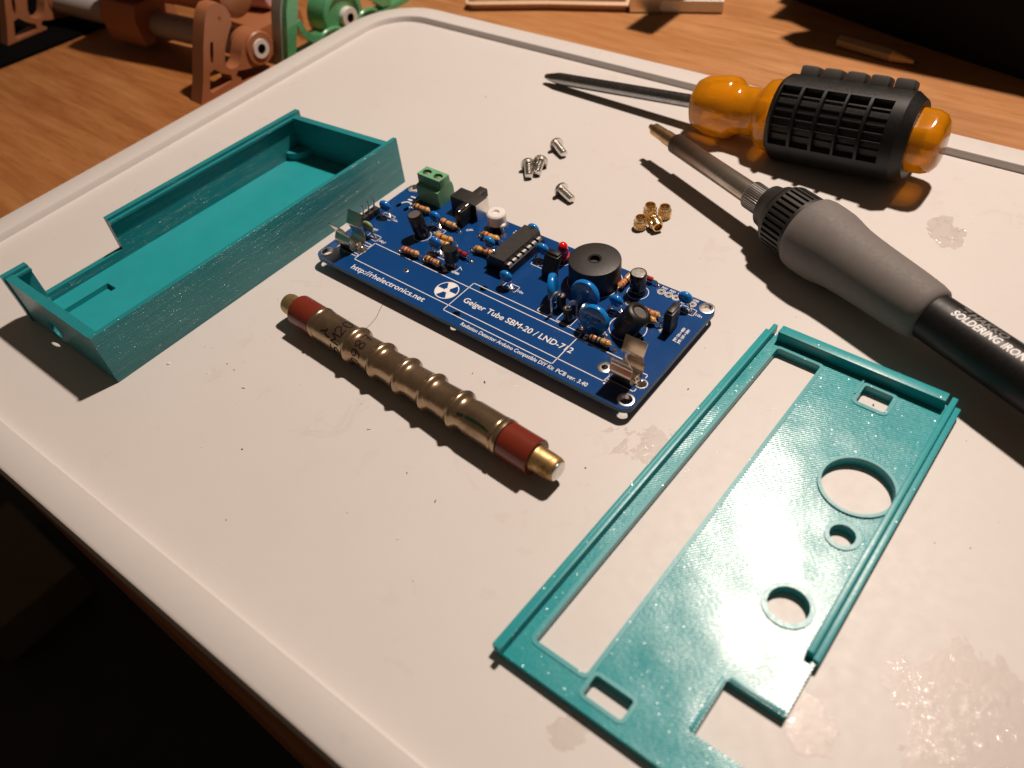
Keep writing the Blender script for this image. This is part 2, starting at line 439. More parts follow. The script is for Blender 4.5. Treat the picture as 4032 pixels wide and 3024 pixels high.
    def build(s, name, mats, parent=None, sharp=35., loc=None, subsurf=0):
        me = bpy.data.meshes.new(name)
        me.from_pydata([v * S for v in s.v], [], s.f)
        mats = mats if isinstance(mats, (list, tuple)) else [mats]
        for m in mats: me.materials.append(M[m] if isinstance(m, str) else m)
        for p, i in zip(me.polygons, s.mi): p.material_index = i; p.use_smooth = True
        bm = bmesh.new(); bm.from_mesh(me)
        bmesh.ops.recalc_face_normals(bm, faces=bm.faces[:]) if s.fixn else None
        for e in bm.edges:
            if len(e.link_faces) != 2 or e.calc_face_angle(0) > math.radians(sharp): e.smooth = False
        bm.to_mesh(me); bm.free()
        o = bpy.data.objects.new(name, me); C.objects.link(o)
        if parent: o.parent = parent
        if loc: o.location = Vector(loc) * S
        return o
    fixn = True

def tag(o, label=None, cat=None, group=None, kind=None):
    if label: o['label'] = label
    if cat: o['category'] = cat
    if group: o['group'] = group
    if kind: o['kind'] = kind
    return o
def thing(name, label, cat, loc=(0, 0, 0), group=None, rot=None):
    o = bpy.data.objects.new(name, None); C.objects.link(o); o.location = Vector(loc) * S
    o.empty_display_size = .01
    if rot is not None: o.rotation_euler = rot
    return tag(o, label, cat, group)
def circle(cx, cy, r, n=32, a0=0.): return [(cx + r * math.cos(a0 + 2 * math.pi * k / n), cy + r * math.sin(a0 + 2 * math.pi * k / n)) for k in range(n)]
def rrect(x0, y0, x1, y1, r, n=6):
    p = []
    for cx, cy, a in ((x1 - r, y0 + r, -90), (x1 - r, y1 - r, 0), (x0 + r, y1 - r, 90), (x0 + r, y0 + r, 180)):
        for k in range(n + 1):
            an = math.radians(a + 90 * k / n); p.append((cx + r * math.cos(an), cy + r * math.sin(an)))
    return p
def copy_tree(o, parent=None):
    c = o.copy(); C.objects.link(c)
    if parent: c.parent = parent
    for ch in [x for x in C.objects if x.parent == o]: copy_tree(ch, c)
    return c
_tc = {}
def text_geo(t, bold=0., shear=0.):
    """flat outline of a line of writing, as (points, faces), unit box width/height scaled later"""
    key = (t, bold, shear)
    if key in _tc: return _tc[key]
    cu = bpy.data.curves.new('writing', 'FONT'); cu.body = t; cu.size = 1; cu.offset = bold; cu.shear = shear; cu.resolution_u = 3
    ob = bpy.data.objects.new('writing', cu); C.objects.link(ob)
    me = bpy.data.meshes.new_from_object(ob.evaluated_get(bpy.context.evaluated_depsgraph_get()))
    bm = bmesh.new(); bm.from_mesh(me); bmesh.ops.triangulate(bm, faces=bm.faces[:])
    for _ in range(3):                      # short edges, so that writing wrapped round a barrel follows its curve
        lg = [e for e in bm.edges if e.calc_length() > .22]
        if lg: bmesh.ops.subdivide_edges(bm, edges=lg, cuts=1); bmesh.ops.triangulate(bm, faces=bm.faces[:])
    bm.to_mesh(me); bm.free()
    vs = [v.co.copy() for v in me.vertices]; fs = [list(p.vertices) for p in me.polygons]
    bpy.data.objects.remove(ob); bpy.data.curves.remove(cu); bpy.data.meshes.remove(me)
    _tc[key] = (vs, fs); return vs, fs
def write(mb, t, p, ang, width, height, z, mi=0, bold=.012, put=None, shear=0., baseline=True):
    """line of writing: left end of its baseline at p, running at angle ang, fitted to width x cap height"""
    vs, fs = text_geo(t, bold, shear)
    x0 = min(v.x for v in vs); x1 = max(v.x for v in vs)
    sx = width / (x1 - x0); sy = height / .69
    ca, sa = math.cos(ang), math.sin(ang); out = []
    for v in vs:
        a = (v.x - x0) * sx; b = v.y * sy
        if put: out.append(put(a, b))
        else: out.append((p[0] + a * ca - b * sa, p[1] + a * sa + b * ca, z))
    mb._add(out, fs, mi)
def line(mb, a, b, wd, z, mi=0, th=.012):
    """printed line with square ends"""
    a = Vector((*a, 0)); b = Vector((*b, 0)); d = (b - a).normalized(); n = Vector((-d.y, d.x, 0)) * wd / 2; e = d * wd / 2
    mb._add([(*(a - e - n).xy, z), (*(b + e - n).xy, z), (*(b + e + n).xy, z), (*(a - e + n).xy, z)], [(0, 1, 2, 3)], mi)
def ring(mb, cx, cy, r0, r1, z, mi=0, a0=0., a1=2 * math.pi, n=40):
    vs = []; fs = []; full = a1 - a0 > 6.28
    for k in range(n + 1):
        an = a0 + (a1 - a0) * k / n
        vs += [(cx + r0 * math.cos(an), cy + r0 * math.sin(an), z), (cx + r1 * math.cos(an), cy + r1 * math.sin(an), z)]
    for k in range(n): fs.append((2 * k, 2 * k + 1, 2 * k + 3, 2 * k + 2))
    mb._add(vs, fs, mi)

# ================================================================== the setting: floor, table, tray
fl = MB(); fl._add([(-3000, -3000, -720), (3000, -3000, -720), (3000, 3000, -720), (-3000, 3000, -720)], [(0, 1, 2, 3)])
tag(fl.build('floor', 'floor'), kind='structure')

tb = thing('wooden_table', 'honey brown wooden table under the grey tray, open grain running along it', 'table', (0, 0, -8))
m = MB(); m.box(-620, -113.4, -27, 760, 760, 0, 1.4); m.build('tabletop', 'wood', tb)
for lx, ly in ((-560, -60), (700, -60), (-560, 700), (700, 700)):
    m = MB(); m.box(lx - 25, ly - 25, -712, lx + 25, ly + 25, -27, 1.); m.build('leg', 'wood', tb)

tr = thing('plastic_tray', 'large light grey plastic tray with a raised rim and dried glue smears', 'tray', (0, 0, 0), rot=(0, 0, math.radians(1.6)))
TX0, TX1, TY0, TY1, TR = -116.8, 330., -103.7, 161.2, 21.
def trloop(o): return rrect(TX0 - o, TY0 - o, TX1 + o, TY1 + o, TR + o, 12)
m = MB()
prof = [(-.5, 0), (0, 0), (.3, .12), (.5, 2.4), (.7, 2.75), (1.2, 2.75), (9.0, 3.4), (9.8, 2.9), (10.4, 1.0), (10.6, -.3), (10.45, -2.6), (10.0, -3.5), (9.0, -3.8), (8.4, -3.8)]
lo_ = [trloop(o) for o, z in prof]; n = len(lo_[0])
vs = [(x, y, z) for l, (o, z) in zip(lo_, prof) for x, y in l]
fs = [list(range(n))]
for i in range(len(prof) - 1):
    for k in range(n): fs.append((i * n + k, (i + 1) * n + k, (i + 1) * n + (k + 1) % n, i * n + (k + 1) % n))
fs.append([(len(prof) - 1) * n + k for k in range(n)][::-1])
m._add(vs, fs); m.build('tray_body', 'tray', tr, sharp=40)
m = MB(); l0 = trloop(8.2); m.prism(l0, -8, -3.8); m.build('tray_foot', 'tray', tr)

# ================================================================== teal open box
def bilin(L, F, R, B, w, d):
    L, F, R, B = map(Vector, (L, F, R, B))
    def f(u, v, z):
        a, b = u / w, v / d
        p = L * (1 - a) * (1 - b) + F * a * (1 - b) + R * a * b + B * (1 - a) * b
        return Vector((p.x, p.y, z))
    return f
bc = Vector((-38, -15, 0))
g = bilin((-64.3, -75.9), (-12.2, -75.6), (-11.4, 47.8), (-61.7, 43.2), 52, 123)
bx = thing('open_enclosure', 'teal 3D printed open tray of an enclosure with a gap in its far wall', 'enclosure base', bc)
def gb(mb, u0, v0, z0, u1, v1, z1, b=.25):
    t = MB(); t.box(u0, v0, z0, u1, v1, z1, b)
    mb._add([g(p.x, p.y, p.z) - bc for p in t.v], t.f)
slot = [(9.6, 4.5), (14.6, 4.5), (14.6, 24.7), (9.6, 24.7)]
m = MB(); m.prism([(2.2, 3), (50.4, 3), (50.4, 119.6), (2.2, 119.6)], 0.02, 2.6, [slot[::-1]], put=lambda a, b, h: g(a, b, h) - bc)
m.prism(slot, 0.02, .8, put=lambda a, b, h: g(a, b, h) - bc); m.build('floor_plate', 'pla_smooth', bx)
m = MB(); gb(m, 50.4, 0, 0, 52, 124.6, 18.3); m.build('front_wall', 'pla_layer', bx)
# end wall with the round cable hole
m = MB(); hole = circle(20.5, 5.6, 3.2, 24)
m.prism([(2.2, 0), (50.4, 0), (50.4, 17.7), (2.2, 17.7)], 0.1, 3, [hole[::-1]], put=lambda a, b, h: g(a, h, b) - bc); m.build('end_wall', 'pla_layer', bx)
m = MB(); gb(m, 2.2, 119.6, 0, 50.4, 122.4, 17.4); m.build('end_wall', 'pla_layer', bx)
# far wall with the long cut-out
pr = [(-.4, 0), (124.4, 0), (124.4, 18.3), (37.6, 18.3), (37.6, 5.8), (8.2, 5.8), (8.2, 18.3), (-.4, 18.3)]
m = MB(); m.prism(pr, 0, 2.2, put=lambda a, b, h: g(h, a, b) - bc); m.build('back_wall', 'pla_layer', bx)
m = MB()
for a, b_ in ((3, 8.2), (37.6, 119.6)):
    m.prism([(2.2, 15.4), (3.5, 16.5), (3.5, 17.3), (2.2, 17.3)], a, b_, put=lambda u, z, v: g(u, v, z) - bc)
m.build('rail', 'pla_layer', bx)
q = [(2.2, 119.6)] + [(2.2 + 6.8 * math.cos(t), 119.6 - 6.8 * math.sin(t)) for t in [math.pi / 2 * k / 10 for k in range(11)]][::-1]
m = MB(); m.prism(q, 2.6, 5.6, put=lambda a, b, h: g(a, b, h) - bc); m.build('corner_post', 'pla', bx)
m = MB(); m.prism([(2.2, 3), (7.5, 3), (5.2, 6.0), (2.2, 8.2)], 2.6, 4.4, put=lambda a, b, h: g(a, b, h) - bc); m.build('corner_post', 'pla', bx)

# ================================================================== teal lid
lc = Vector((160, -14, 0))
gl = bilin((132, -73.6), (186.7, -73.2), (188.6, 45.7), (136.4, 46.3), 52.5, 120)
li = thing('slotted_panel', 'teal 3D printed lid plate with slots and round holes, lying flat at the front', 'enclosure lid', lc)
P3 = lambda a, b, h: gl(a, b, h) - lc
def rimmed(h, w=.9): return h
win = rrect(5.5, 6.6, 18.1, 115, .8, 3)
sq = rrect(30.5, 108.4, 38.0, 115.1, .7, 3)
big = circle(41.9, 82.9, 8.25, 48); small = circle(44.6, 67.9, 2.85, 24); med = circle(42.7, 44.9, 4.35, 32)
slt = rrect(19.7, 3.0, 28.5, 7.9, .6, 3)
outer = [(0, 0), (52.5, 0), (52.5, 9.3), (40.4, 9.3), (40.4, 22.7), (52.5, 22.7), (52.5, 120), (0, 120)]
TZ = 2.5
m = MB(); m.prism(outer, 0.05, TZ, [h[::-1] for h in (win, sq, big, small, med, slt)], put=P3); m.build('lid_plate', 'pla_raster', li)
def grow(p, c, k):
    return [(c[0] + (x - c[0]) * k, c[1] + (y - c[1]) * k) for x, y in p]
def inset_rect(x0, y0, x1, y1, d, r): return rrect(x0 - d, y0 - d, x1 + d, y1 + d, r + d, 3)
m = MB()
m.prism(inset_rect(5.5, 6.6, 18.1, 115, 1.05, .8), TZ + .004, TZ + .22, [win[::-1]], put=P3); m.build('window_rim', 'pla', li)
for (h, c, ro, z1) in ((big, (41.9, 82.9), 9.1, .55), (small, (44.6, 67.9), 3.95, .35), (med, (42.7, 44.9), 5.5, .35)):
    m = MB(); m.prism(circle(*c, ro, 48), TZ + .004, TZ + z1, [circle(*c, h[0][0] - c[0] + .02, 48)[::-1]], put=P3); m.build('hole_collar', 'pla', li)
m = MB(); m.prism(inset_rect(30.5, 108.4, 38.0, 115.1, 1.1, .7), TZ + .004, TZ + .25, [sq[::-1]], put=P3)
m.prism([(29.2, 110.6), (29.7, 110.6), (29.7, 117.2), (29.2, 117.2)], TZ + .1, TZ + .5, put=P3); m.build('hole_collar', 'pla', li)
m = MB(); m.prism(inset_rect(19.7, 3.0, 28.5, 7.9, .9, .6), TZ + .004, TZ + .2, [slt[::-1]], put=P3); m.build('hole_collar', 'pla', li)
def lbar(name, x0, y0, x1, y1, z0, z1, b=.3, mat='pla'):
    t = MB(); t.box(x0, y0, z0, x1, y1, z1, b); m = MB(); m._add([P3(p.x, p.y, p.z) for p in t.v], t.f); return m.build(name, mat, li)
lbar('side_rail', .75, -.2, 2.1, 121.2, TZ - .3, 5.0)
lbar('side_step', -.75, .2, .7, 119.9, .6, 3.3)
lbar('side_rail', 50.0, 36.6, 51.5, 121.2, TZ - .3, 5.0)
lbar('side_step', 51.6, 36.4, 53.1, 119.9, .6, 3.3)
lbar('end_rail', 3.7, 117.4, 49.2, 120.6, TZ - .3, 6.2)
lbar('edge_bead', 40.7, 22.9, 52.3, 23.7, TZ - .2, TZ + .3, .2)
lbar('edge_bead', 39.3, 9.5, 40.2, 22.6, TZ - .2, TZ + .35, .2)

# ================================================================== geiger tube
tu_o = Vector((9.67, -25.63, 5.55)); th = -.0400; td = Vector((math.cos(th), math.sin(th), 0)); tn = Vector((-math.sin(th), math.cos(th), 0))
tu = thing('geiger_tube', 'slim ribbed bronze metal tube with red collars and brass end caps', 'geiger tube', (tu_o.x, tu_o.y, 0))
to = Vector((0, 0, 5.55))
R0 = 5.0
prof = [(16.3, 4.6), (16.4, 5.15), (17.1, 5.3), (17.7, 5.2), (18.0, 4.9), (18.4, 5.05), (18.9, 5.1)]
def ribs(c): return [(c - 2.2, R0 - .02), (c - 1.5, R0 + .08), (c - .9, R0 + .42), (c - .4, R0 + .80), (c, R0 + .90), (c + .4, R0 + .82), (c + .85, R0 + .46), (c + 1.3, R0 + .0), (c + 1.9, R0 - .30), (c + 3.4, R0 - .26)]
prof += [(19.8, R0)]
for c in (33.2, 44.0, 54.2, 64.3, 74.7): prof += ribs(c)
prof += [(79.5, R0 + .02), (88.2, R0 + .05), (88.7, R0 + .15), (89.1, R0 - .05), (89.5, R0 + .2), (90.2, R0 + .3), (90.9, R0 + .2), (91.0, 4.6)]
m = MB(); m.lathe(to, td, prof, 56); m.build('tube_body', 'bronze', tu, sharp=50)
for a, b_ in ((6.5, 16.3), (91.0, 101.0)):
    m = MB(); m.lathe(to, td, [(a, 4.75), (a + .25, 5.0), (b_ - .25, 5.0), (b_, 4.8)], 48); m.build('collar', 'bakelite', tu)
m = MB(); m.lathe(to, td, [(0, 1.5), (.15, 2.5), (.7, 3.1), (1.6, 3.35), (6.1, 3.4), (6.5, 3.6), (6.5, 3.0)], 40); m.build('end_cap', 'brasscap', tu)
m = MB(); m.lathe(to, td, [(101., 3.0), (101.0, 3.65), (101.5, 3.55), (101.9, 3.45), (106.6, 3.3), (107.5, 3.05), (107.8, 2.7)], 40); c2 = m.build('end_cap', 'brasscap', tu)
m = MB(); m.lathe(to, td, [(107.5, 2.72), (107.9, 2.66), (108.1, 2.3), (108.15, .9), (108.05, .1)], 28, rfun=lambda t, a, r: r * (1 + .05 * math.sin(3 * a + t))); m.build('solder_fill', 'tin', tu)
def on_tube(t, ph, r):
    """t along the tube, ph round it (0 = facing the front edge, 90 = top)"""
    a = math.radians(ph); return to + td * t + (-tn * math.cos(a) + Vector((0, 0, 1)) * math.sin(a)) * r
GL = {'0': [[(0, .2), (0, .8), (.2, 1), (.5, 1), (.65, .8), (.65, .2), (.5, 0), (.2, 0), (0, .2)]],
      '2': [[(0, .8), (.15, 1), (.5, 1), (.65, .8), (.6, .6), (0, 0), (.65, 0)]],
      '7': [[(0, 1), (.65, 1), (.45, .5), (.3, 0)], [(.15, .5), (.6, .5)]],
      '8': [[(.32, .52), (.05, .7), (.1, .95), (.32, 1), (.55, .95), (.6, .7), (.32, .52), (0, .3), (.08, .05), (.32, 0), (.58, .05), (.65, .3), (.32, .52)]],
      '9': [[(.6, .6), (.35, .45), (.05, .55), (0, .8), (.2, 1), (.5, 1), (.62, .8), (.6, .4), (.4, 0), (.1, 0)]],
      'M': [[(0, 0), (.05, 1), (.4, .4), (.75, 1), (.8, 0)]],
      'B': [[(.6, 1), (0, 1), (0, 0), (.45, 0), (.62, .2), (.45, .5), (0, .5)]],
      'C': [[(.62, .85), (.45, 1), (.15, 1), (0, .75), (0, .25), (.15, 0), (.45, 0), (.62, .15)]],
      't': [[(.1, 1.), (.45, .2), (.7, .1)], [(.45, .25), (.1, .2), (-.1, -.2), (-.05, -.5)]]}
def ink_on_tube(mb, txt, t0, ph0, size, wd, rf):
    ph = ph0; k = size / R0 * 57.3
    for ch in txt:
        for st in GL[ch]:
            for (a, b), (c, d) in zip(st, st[1:]):
                nseg = 4
                for i in range(nseg):
                    p = [(a + (c - a) * i / nseg, b + (d - b) * i / nseg), (a + (c - a) * (i + 1) / nseg, b + (d - b) * (i + 1) / nseg)]
                    q_ = [(t0 - y * size, ph + x * k) for x, y in p]
                    A = on_tube(*q_[0], rf(q_[0][0]) + .035); B = on_tube(*q_[1], rf(q_[1][0]) + .035)
                    mid = (A + B) / 2; up = (mid - to - td * (mid - to).dot(td)).normalized()
                    dd = (B - A).normalized(); n_ = dd.cross(up) * wd / 2; A = A - dd * wd * .3; B = B + dd * wd * .3
                    mb._add([A - n_, B - n_, B + n_, A + n_], [(0, 1, 2, 3)])
        ph += .95 * k
def rad_at(t):
    for (a, ra), (b, rb) in zip(prof, prof[1:]):
        if a <= t <= b and b > a: return ra + (rb - ra) * (t - a) / (b - a)
    return R0
m = MB(); ink_on_tube(m, 'CBM20', 30.3, -46, 3.3, .44, rad_at); ink_on_tube(m, '0987', 39.2, -14, 3.3, .36, rad_at); ink_on_tube(m, 't', 24.8, 36, 2.6, .5, rad_at)
m.build('stamped_lettering', 'ink', tu)
m = MB(); pts = [(76.8, 46), (78.4, 50), (80.2, 53), (82.2, 54.5), (84.2, 55), (86.2, 53.5), (88.0, 50)]
wds = [.9, 1.2, 1.0, 1.2, 1.0, .9, .3]
rows = [[on_tube(t, p + w_ * q_ * 2.1, rad_at(t) + .06) for (t, p), w_ in zip(pts, wds)] for q_ in (-2, -1, 0, 1, 2)]
m._add(sum(rows, []), [(7 * j + i, 7 * j + i + 1, 7 * j + 8 + i, 7 * j + 7 + i) for j in range(4) for i in range(6)]); m.build('marker_stroke', 'inkgreen', tu)

# ================================================================== circuit board
ZB = 4.5                                   # top of the board above the tray
pb = thing('circuit_board', 'blue printed circuit board populated with electronic parts, white lettering along its front edge', 'circuit board', (0, 0, 0))
holes = [circle(x, y, 1.75, 28)[::-1] for x, y in ((0, 0), (118, 0), (118.2, 43.3), (0, 43.3))]
lh = [circle(56.9, 14.1, 1.25, 20)[::-1], circle(57.4, .4, 1.25, 20)[::-1], circle(106.7, 6.8, .9, 16)[::-1], circle(29.85, 7.2, .5, 12)[::-1]]
m = MB(); m.prism(rrect(-2.6, -3.6, 120.9, 45.5, 3.0, 8), ZB - 1.6, ZB, holes + lh, mi=0, side=1); m.build('board', ['pcb', 'pcb_edge'], pb)
def plated(x, y, r0, r1, name='plated_hole', h=1.62):
    m = MB(); n = 28; vs = []; fs = []
    for r, z in ((r1, ZB + .01), (r1 - .08, ZB + .06), (r0 + .1, ZB + .06), (r0 - .03, ZB - .1), (r0 - .03, ZB - h)):
        vs += [(px_, py_, z) for px_, py_ in circle(x, y, r, n)]
    for i in range(4):
        for k in range(n): fs.append((i * n + k, i * n + (k + 1) % n, (i + 1) * n + (k + 1) % n, (i + 1) * n + k))
    m._add(vs, fs); return m.build(name, 'tin', pb)
for x, y in ((0, 0), (118, 0), (118.2, 43.3), (0, 43.3)): plated(x, y, 1.74, 2.4)
plated(106.7, 6.8, .88, 2.15); plated(29.85, 7.2, .48, .95)
for x, y in ((103.5, 42.4), (106.0, 42.4), (108.5, 42.4), (111.1, 42.4), (113.9, 42.5), (98.0, 32.6)):
    m = MB(); ring(m, x, y, .42, 1.0, ZB + .035, 0, n=20); m._add([(*p, ZB + .03) for p in circle(x, y, .42, 16)], [list(range(16))], 1)
    m.build('solder_pad', ['tin', 'black'], pb)

# --- white printing on the board
ZS = ZB + .03
m = MB(); W_ = .27
def box2(x0, y0, x1, y1, wd=W_):
    for a, b in (((x0, y0), (x1, y0)), ((x1, y0), (x1, y1)), ((x1, y1), (x0, y1)), ((x0, y1), (x0, y0))): line(m, a, b, wd, ZS)
line(m, (11.0, 2.15), (109.4, 2.2), W_, ZS); line(m, (11.0, 12.0), (111.8, 12.05), W_, ZS); line(m, (11.0, 2.15), (11.0, 12.0), W_, ZS)
line(m, (109.4, 2.2), (109.5, 4.2), W_, ZS)
box2(52.7, -.3, 93.8, 14.4)
# clip outlines
for x0, x1 in ((1.2, 10.6), (109.6, 118.2)):
    line(m, (x0, 3.5), (x1, 3.5), W_, ZS); line(m, (x0, 10.7), (x1, 10.7), W_, ZS); line(m, (x1, 3.5), (x1, 4.6), W_, ZS); line(m, (x1, 9.6), (x1, 10.7), W_, ZS); line(m, (x0, 3.5), (x0, 10.7), W_, ZS)
line(m, (8.6, 4.6), (10.9, 4.6), W_, ZS); line(m, (8.6, 9.4), (10.9, 9.4), W_, ZS)
line(m, (110.4, 3.2), (110.4, 2.0), .2, ZS); line(m, (109.8, 2.6), (111.0, 2.6), .2, ZS)
m._add([(*p, ZS) for p in circle(109.9, 1.7, .32, 12)], [list(range(12))])
# radiation sign
rx, ry = 47.7, 7.1
ring(m, rx, ry, 3.62, 3.95, ZS, n=48); ring(m, rx, ry, .0, .98, ZS, n=20)
for a in (212, 332, 92):
    ring(m, rx, ry, 1.0, 3.6, ZS, a0=math.radians(a - 30), a1=math.radians(a + 30), n=10)
def caprect(x, y, wd=5.0, hd=2.7, note=None):
    box2(x - wd / 2, y - hd / 2, x + wd / 2, y + hd / 2, .2)
    line(m, (x - .25, y - .8), (x - .25, y + .8), .18, ZS); line(m, (x + .25, y - .8), (x + .25, y + .8), .18, ZS)
    line(m, (x - 1.3, y), (x - .3, y), .18, ZS); line(m, (x + .3, y), (x + 1.3, y), .18, ZS)
for x, y, n_ in ((63.7, 19.3, '10n'), (3.9, 25.4, '10n'), (8.0, 14.2, '100pF'), (97.2, 26.6, '100n'), (24.6, 28.8, None), (34.8, 19.4, None), (47.6, 28.9, None), (114., 39.4, '10n'), (64.5, 33.0, None)):
    caprect(x, y)
    if n_: write(m, n_, (x + 3.0, y - .75), 0, 2.0 if len(n_) < 4 else 2.9, 1.0, ZS)
for a, b in (((76.9, 15.2), (80.5, 15.2)), ((76.9, 15.2), (76.9, 18.2)), ((92.9, 15.1), (96.0, 15.1)), ((92.9, 15.1), (92.9, 17.8)), ((97.4, 17.9), (100.3, 17.9)), ((100.3, 17.9), (100.3, 15.2))): line(m, a, b, .24, ZS)
line(m, (95.8, 15.6), (95.8, 17.2), .18, ZS); line(m, (96.3, 15.6), (96.3, 17.2), .18, ZS); line(m, (94.8, 16.4), (95.7, 16.4), .18, ZS); line(m, (96.4, 16.4), (97.4, 16.4), .18, ZS)
ring(m, 103.6, 23.6, 5.35, 5.6, ZS, n=56); ring(m, 21.8, 23.9, 3.0, 3.2, ZS, n=40); ring(m, 97.7, 38.4, 3.15, 3.35, ZS, n=40)
ring(m, 83.7, 36, 8.35, 8.55, ZS, n=72); ring(m, 70, 38.4, 2.2, 2.4, ZS, n=32); ring(m, 41, 17.0, 2.9, 3.08, ZS, a0=math.radians(200), a1=math.radians(385), n=30)
line(m, (43.7, 18.3), (45.2, 17.2), .2, ZS)
for x in (103.5, 106.0, 108.5, 111.1, 113.9): ring(m, x, 42.45, 1.12, 1.32, ZS, n=8)
for x in (25.2, 27.3, 29.4): ring(m, x, 33.6, .9, 1.08, ZS, n=8)
box2(84.2, 14.9, 89.2, 19.2, .18); box2(100.5, 25.6, 102.6, 27.9, .18)
write(m, 'http://rhelectronics.net', (13.3, -1.85), math.radians(1.2), 31.6, 2.1, ZS, bold=.010)
write(m, 'Geiger Tube SBM-20 / LND-712', (55.2, 5.85), 0, 40.6, 2.15, ZS, bold=.012)
write(m, 'Radiation Detector Arduino Compatible DIY Kit', (61.5, -2.6), math.radians(.5), 33.9, 1.35, ZS, bold=.010)
write(m, 'PCB ver. 3.40', (96.3, -2.3), math.radians(.5), 10.3, 1.4, ZS, bold=.010)
write(m, '2N3904', (42.2, 14.6), 0, 3.6, 1.0, ZS, bold=.03)
write(m, 'C-INT', (29.8, 18.9), 0, 2.9, 1.0, ZS, bold=.03); write(m, 'R-INT', (29.6, 17.3), 0, 2.9, 1.0, ZS, bold=.03)
write(m, 'JMP1 ON = 400V', (117.6, 26.0), math.radians(90), 6.5, .85, ZS, bold=.03); write(m, 'JMP1 OFF = 500V', (119.0, 25.9), math.radians(90), 6.6, .85, ZS, bold=.03)
write(m, 'JMP', (111.9, 27.2), math.radians(60), 2.2, .9, ZS)
for t_, x in (('PGC', 102.6), ('PGD', 105.3), ('VDD', 107.9), ('VSS', 113.1)): write(m, t_, (x, 44.0), 0, 1.9, .8, ZS, bold=.03)
write(m, 'INT', (4.6, 17.1), 0, 2.0, .95, ZS, bold=.03); write(m, '10u', (16.9, 24.3), 0, 1.8, .9, ZS, bold=.03)
write(m, '10K', (47.2, 42.4), 0, 2.0, .8, ZS, bold=.03); write(m, 'TONE', (47.0, 41.2), 0, 2.4, .8, ZS, bold=.03); write(m, 'CAL', (33.0, 33.8), math.radians(40), 2.4, 1.0, ZS, bold=.03)
write(m, 'K', (72.3, 40.6), 0, .8, 1.0, ZS)
# headphone drawing by the green terminal
ring(m, 4.6, 33.6, 1.9, 2.45, ZS, a0=math.radians(-10), a1=math.radians(190), n=24)
m2 = MB(); m2.ell((2.4, 32.6, 0), .75, 1.35, .01, 16, 6); m2.ell((6.4, 32.2, 0), .75, 1.35, .01, 16, 6)
m._add([(p.x, p.y, ZS) for p in m2.v], [f for f in m2.f])
line(m, (3.2, 37.0), (5.4, 37.2), .75, ZS); line(m, (2.8, 38.9), (4.4, 39.0), .55, ZS); line(m, (5.6, 36.2), (6.2, 38.8), .5, ZS)
m.build('silkscreen_print', 'silk', pb)

# --- solder and leads
def lead(parent, pts, r=.28, name='lead'):
    mm = MB(); mm.tube(pts, r, 7); return mm.build(name, 'tin', parent)
def dome(parent, x, y, r=.75, h=.5):
    mm = MB(); mm.lathe((x, y, ZB), (0, 0, 1), [(0, r), (h * .4, r * .8), (h * .8, r * .42), (h, r * .2)], 12); return mm.build('solder_joint', 'tin', parent)

# --- tube clips
def clip(cx, foot):
    half = [(0, .25), (2.3, .25), (3.1, .9), (3.62, 2.2), (3.72, 3.4), (3.45, 4.6), (2.85, 5.7), (2.62, 6.3), (2.72, 6.8), (3.2, 7.5), (4.5, 10.2), (4.75, 10.6)]
    path = [(-a, b) for a, b in half[::-1]] + half[1:]
    root = None
    def sheet(pp, x0, x1):
        t = .22; off = []
        P = [Vector((a, b)) for a, b in pp]
        for i, p in enumerate(P):
            d = (P[min(i + 1, len(P) - 1)] - P[max(i - 1, 0)]).normalized(); off.append(p + Vector((-d.y, d.x)) * t)
        return [tuple(p) for p in P] + [tuple(p) for p in off[::-1]]
    mm = MB(); poly = sheet(path, 0, 0)
    mm.prism(poly, cx - 3.4, cx + 3.4, put=lambda a, b, h: Vector((h, 7.1 + a, ZB + b)))
    o = mm.build('tube_clip', 'nickel', pb, sharp=50)
    s = 1 if foot > cx else -1
    mm = MB(); mm.box(min(cx + s * 3.0, foot), 5.9, ZB + .12, max(cx + s * 3.0, foot), 8.3, ZB + .42, .1)
    mm.prism([(-1.2, 0), (1.2, 0), (.9, 2.0), (-.9, 2.0)], 0, .25, put=lambda a, b, h: Vector((cx + s * (3.3 + h), 7.1 + a, ZB + .3 + b))); mm.build('clip_foot', 'nickel', o)
    mm = MB(); ring(mm, foot, 7.1, .0, 1.75, ZB + .05, n=24); mm.lathe((foot, 7.1, ZB + .06), (0, 0, 1), [(0, 1.5), (.3, 1.3), (.75, .85), (1.2, .5), (1.35, .2)], 20); mm.build('solder_joint', 'tin', o)
clip(5.0, 9.7); clip(113.6, 118.4)

# --- three-pin header
mm = MB()
for y in (19.1, 21.7, 24.3): mm.box(-2.2, y - 1.27, ZB + .02, .3, y + 1.25, ZB + 2.5, .35)
hd = mm.build('pin_header', 'blackgrey', pb)
for y in (19.1, 21.7, 24.3):
    mm = MB(); mm.box(-1.27, y - .32, ZB + 2.4, -.63, y + .32, ZB + 7.0, .15); mm.build('pin', 'tin', hd)

